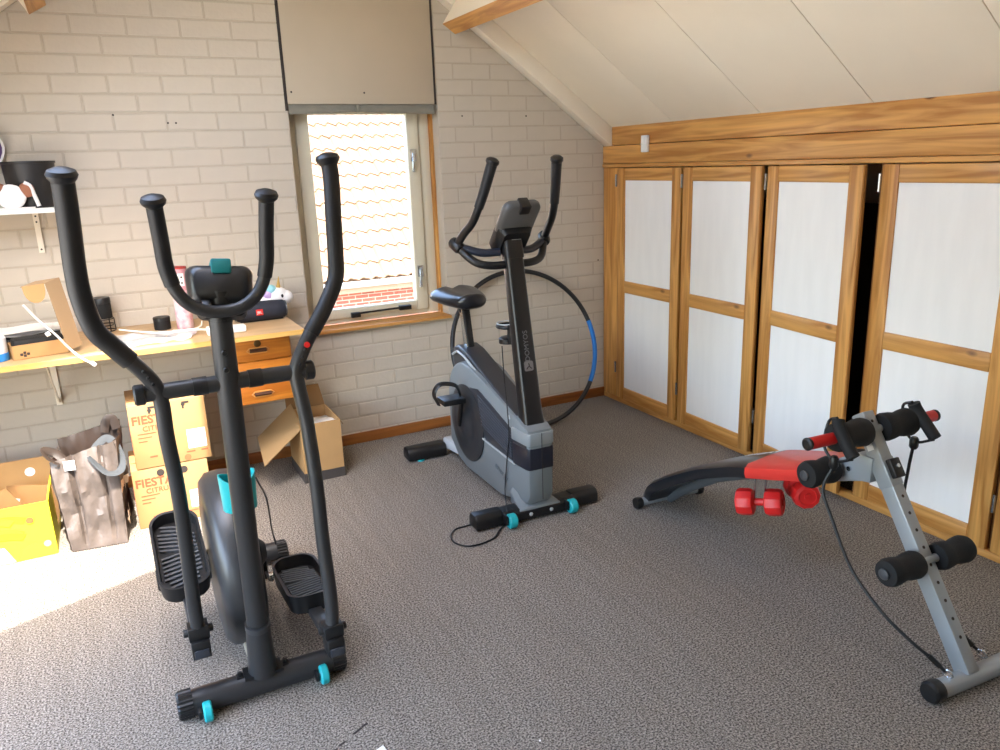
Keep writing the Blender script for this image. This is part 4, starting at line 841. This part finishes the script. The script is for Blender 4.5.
MB().add([(-W_, Dp, H_), (W_, Dp, H_), (W_ - .01, Dp + .06, H_ + .1), (-W_ + .01, Dp + .06, H_ + .1), (-W_, Dp + .004, H_), (W_, Dp + .004, H_), (W_ - .01, Dp + .064, H_ + .1), (-W_ + .01, Dp + .064, H_ + .1)], [(0, 1, 2, 3), (4, 7, 6, 5), (0, 4, 5, 1), (1, 5, 6, 2), (2, 6, 7, 3), (3, 7, 4, 0)]).build('back_flap', CARDD, oc_)
MB().add([(W_, .06, H_), (W_, Dp - .01, H_), (W_ + .035, Dp - .03, H_ - .05), (W_ + .035, .09, H_ - .06), (W_ + .003, .06, H_), (W_ + .003, Dp - .01, H_), (W_ + .038, Dp - .03, H_ - .05), (W_ + .038, .09, H_ - .06)], [(0, 1, 2, 3), (4, 7, 6, 5), (0, 4, 5, 1), (1, 5, 6, 2), (2, 6, 7, 3), (3, 7, 4, 0)]).build('side_flap', CARDD, oc_)
# banana box
bb = thing('banana_box', 'yellow printed banana carton at the left picture edge', 'box', (-3.33, -.61, 0))
BWD, BH, BD = .2, .235, .36
m1 = MB(); m1.box(-BWD, BWD, 0, .006, 0, BH); m1.box(-BWD, -BWD + .006, .0065, BD - .0065, 0, BH); m1.box(BWD - .006, BWD, .0065, BD - .0065, 0, BH); m1.box(-BWD + .0065, BWD - .0065, .0065, BD - .0065, 0, .006)
m1.build('carton_front', mat('banana_yellow', (238, 222, 40), .6, var=.08, vscale=6), bb)
MB().box(-BWD, BWD, BD - .006, BD, 0, .315).build('carton_back', CARD, bb)
MB().lathe([(.02, 0), (.02, .001)], (.12, BD - .0062, .255), (0, -1, 0), 16).build('hand_hole', PAPER, bb)
for k, (x, z, r, t0) in enumerate(((.02, .02, .15, 60), (.0, -.01, .13, 55), (.01, -.05, .15, 62), (-.02, .05, .12, 55))):
    pts = [(x + (r + w_) * 1.2 * math.cos(math.radians(t_)), -.002 - .0008 * k, z + .02 + (r + w_) * math.sin(math.radians(t_))) for w_, tr in ((.014, range(t0, t0 + 71, 10)), (-.014, range(t0 + 70, t0 - 1, -10))) for t_ in tr]
    MB().prism([(p_[0], p_[2]) for p_ in pts], -.002 - .0008 * k, -.0002 - .0008 * k, 'y').build('printed_banana', mat('banana_print%d' % (k % 2), ((246, 206, 20), (226, 186, 30))[k % 2], .6), bb)
MB().prism([(.06, .004), (.19, .004), (.185, .045), (.13, .07), (.08, .05)], -.0015, 0, 'y').build('printed_leaf', mat('leaf_green', (130, 205, 40), .6), bb)
MB().prism([(-.2, .004), (.05, .004), (.02, .07), (-.08, .085), (-.2, .07)], -.0015, 0, 'y').build('printed_patch', PAPER, bb)
MB().lathe([(.014, 0), (.014, .001)], (.125, -.004, .17), (0, -1, 0), 16).build('dark_spot', mat('spot_brown', (130, 90, 40), .7), bb)
MB().lathe([(.014, 0), (.014, .001)], (.17, -.0018, .055), (0, -1, 0), 16).build('pink_spot', mat('spot_pink', (220, 150, 120), .7), bb)
for x, a_ in ((-.08, .35), (.05, -.5), (.1, .2)):
    MB().box(-.1, .1, -.002, .002, 0, .2, Matrix.Translation((x, .12 + abs(x), .04)) @ Matrix.Rotation(a_, 4, 'Y')).build('loose_board', CARDD if x > 0 else mat('grey_board', (170, 166, 160), .7), bb)
# shopping bag
sb = thing('shopping_bag', 'crinkled grey-brown woven shopping bag with dark printed side on the carpet', 'bag', (-2.962, -.56, 0), -.12)
GB = mat('silver_brown_woven', (104, 93, 86), .42, var=.25, vscale=9, bump=.8, bscale=40); DB_ = mat('bag_dark', (52, 42, 36), .55, var=.2, vscale=12)
def bagpt(t_, h):
    w_, d = .105 + .02 * h, .09; per = t_ % 4; k = int(per); f_ = per - k
    c4 = [(-w_, -d), (w_, -d), (w_, d + .03), (-w_, d + .03)]; a_, b_ = c4[k], c4[(k + 1) % 4]; x, y = a_[0] + (b_[0] - a_[0]) * f_, a_[1] + (b_[1] - a_[1]) * f_
    z = h * (.425 + .055 * (x / w_) * .5 + (.03 if k == 2 else 0)); nz = noise.noise(Vector((x * 14, y * 14, z * 9))) * .02 + noise.noise(Vector((x * 40, y * 40, z * 30))) * .009
    fold = .012 * math.exp(-((f_ - .5) / .07) ** 2) * (1 if k in (1, 3) else 0) + (.024 * (math.exp(-((f_ - .27 - .03 * h) / .035) ** 2) + .8 * math.exp(-((f_ - .8 + .06 * h) / .03) ** 2)) if k == 0 else 0)
    dirs = [(0, -1), (1, 0), (0, 1), (-1, 0)][k]; am = min(1, h * 6)
    return Vector((x + dirs[0] * (nz * am - fold * am), y + dirs[1] * (nz * am - fold * am), z + .004))
N = 30
for nm, t0, m_ in (('front_side', 0, GB), ('printed_side', 1, DB_), ('back_side', 2, DB_), ('end_side', 3, GB)):
    MB().grid(lambda u, v: bagpt(t0 + min(u, .9999), v), N, 18).build(nm, m_, sb, angle=25)
MB().box(-.096, .096, -.083, .11, .002, .008).build('bag_bottom', DB_, sb)
TAN = mat('bag_tan', (196, 172, 146), .6)
for z in (.2, .27): MB().grid(lambda u, v: bagpt(1.02 + .96 * u, (z + .035 * v) / .41) + Vector((.004, 0, 0)), 10, 3).build('tan_stripe', TAN, sb)
text('W', .09, .0005, frameM((.115, -.0, .085), (0, 1, .5), (0, -.3, 1)), 'printed_mark', TAN, sb)
text('W', .045, .0005, frameM((.118, .02, .225), (0, 1, 0), (0, 0, 1)), 'printed_mark', TAN, sb)
for off, m_ in ((0, mat('strap_grey', (58, 62, 66), .85)),):
    MB().tube([(.02, -.088, .405), (.05, -.105, .36), (.085, -.12, .33), (.125, -.1, .33), (.13, -.06, .37), (.11, -.02, .42), (.08, .0, .445), (.05, -.02, .43), (.03, -.05, .41)], .016, 8, smooth=5, flat=.15).build('bag_strap', m_, sb)
    MB().tube([(-.09, -.09, .39), (-.125, -.09, .42), (-.14, -.07, .445), (-.11, -.05, .43), (-.08, -.06, .4)], .018, 8, smooth=5, flat=.2).build('bag_strap', DB_, sb)
    MB().tube([(.06, .1, .44), (.075, .1, .49), (.1, .1, .5), (.11, .1, .45)], .018, 8, smooth=5, flat=.2).build('bag_strap', DB_, sb)
MB().grid(lambda u, v: (-.085 + .17 * u, -.07 + .15 * v, .33 + .03 * noise.noise(Vector((u * 5, v * 5, 4))) + .04 * u), 12, 10).build('bag_contents', mat('contents_red', (150, 60, 56), .7, c2=(206, 180, 160), vscale=22), sb, angle=20)
MB().box(-.075, -.035, -.098, -.094, .36, .4).build('white_tag', PAPER, sb)
# paper scrap on the carpet at the picture's lower edge
q = upx(380, 752, 2, 0); pc = MB().add([(0, 0, .001), (.03, .01, .001), (.035, -.03, .001), (.004, -.035, .001), (0, 0, .002), (.03, .01, .002), (.035, -.03, .002), (.004, -.035, .002)], [(0, 1, 2, 3), (4, 7, 6, 5), (0, 4, 5, 1), (1, 5, 6, 2), (2, 6, 7, 3), (3, 7, 4, 0)]).build('paper_scrap', PAPER)
pc.location = (q.x - .015, q.y + .008, 0); tag(pc, 'white paper scrap on the carpet at the lower picture edge', 'paper')
q = upx(540, 741, 2, 0); pc2 = MB().lathe([(.003, 0), (.003, .002)], (0, 0, .0005), (0, 0, 1), 8).build('white_crumb', PAPER); pc2.location = q; tag(pc2, 'tiny white crumb on the carpet in the foreground', 'crumb')
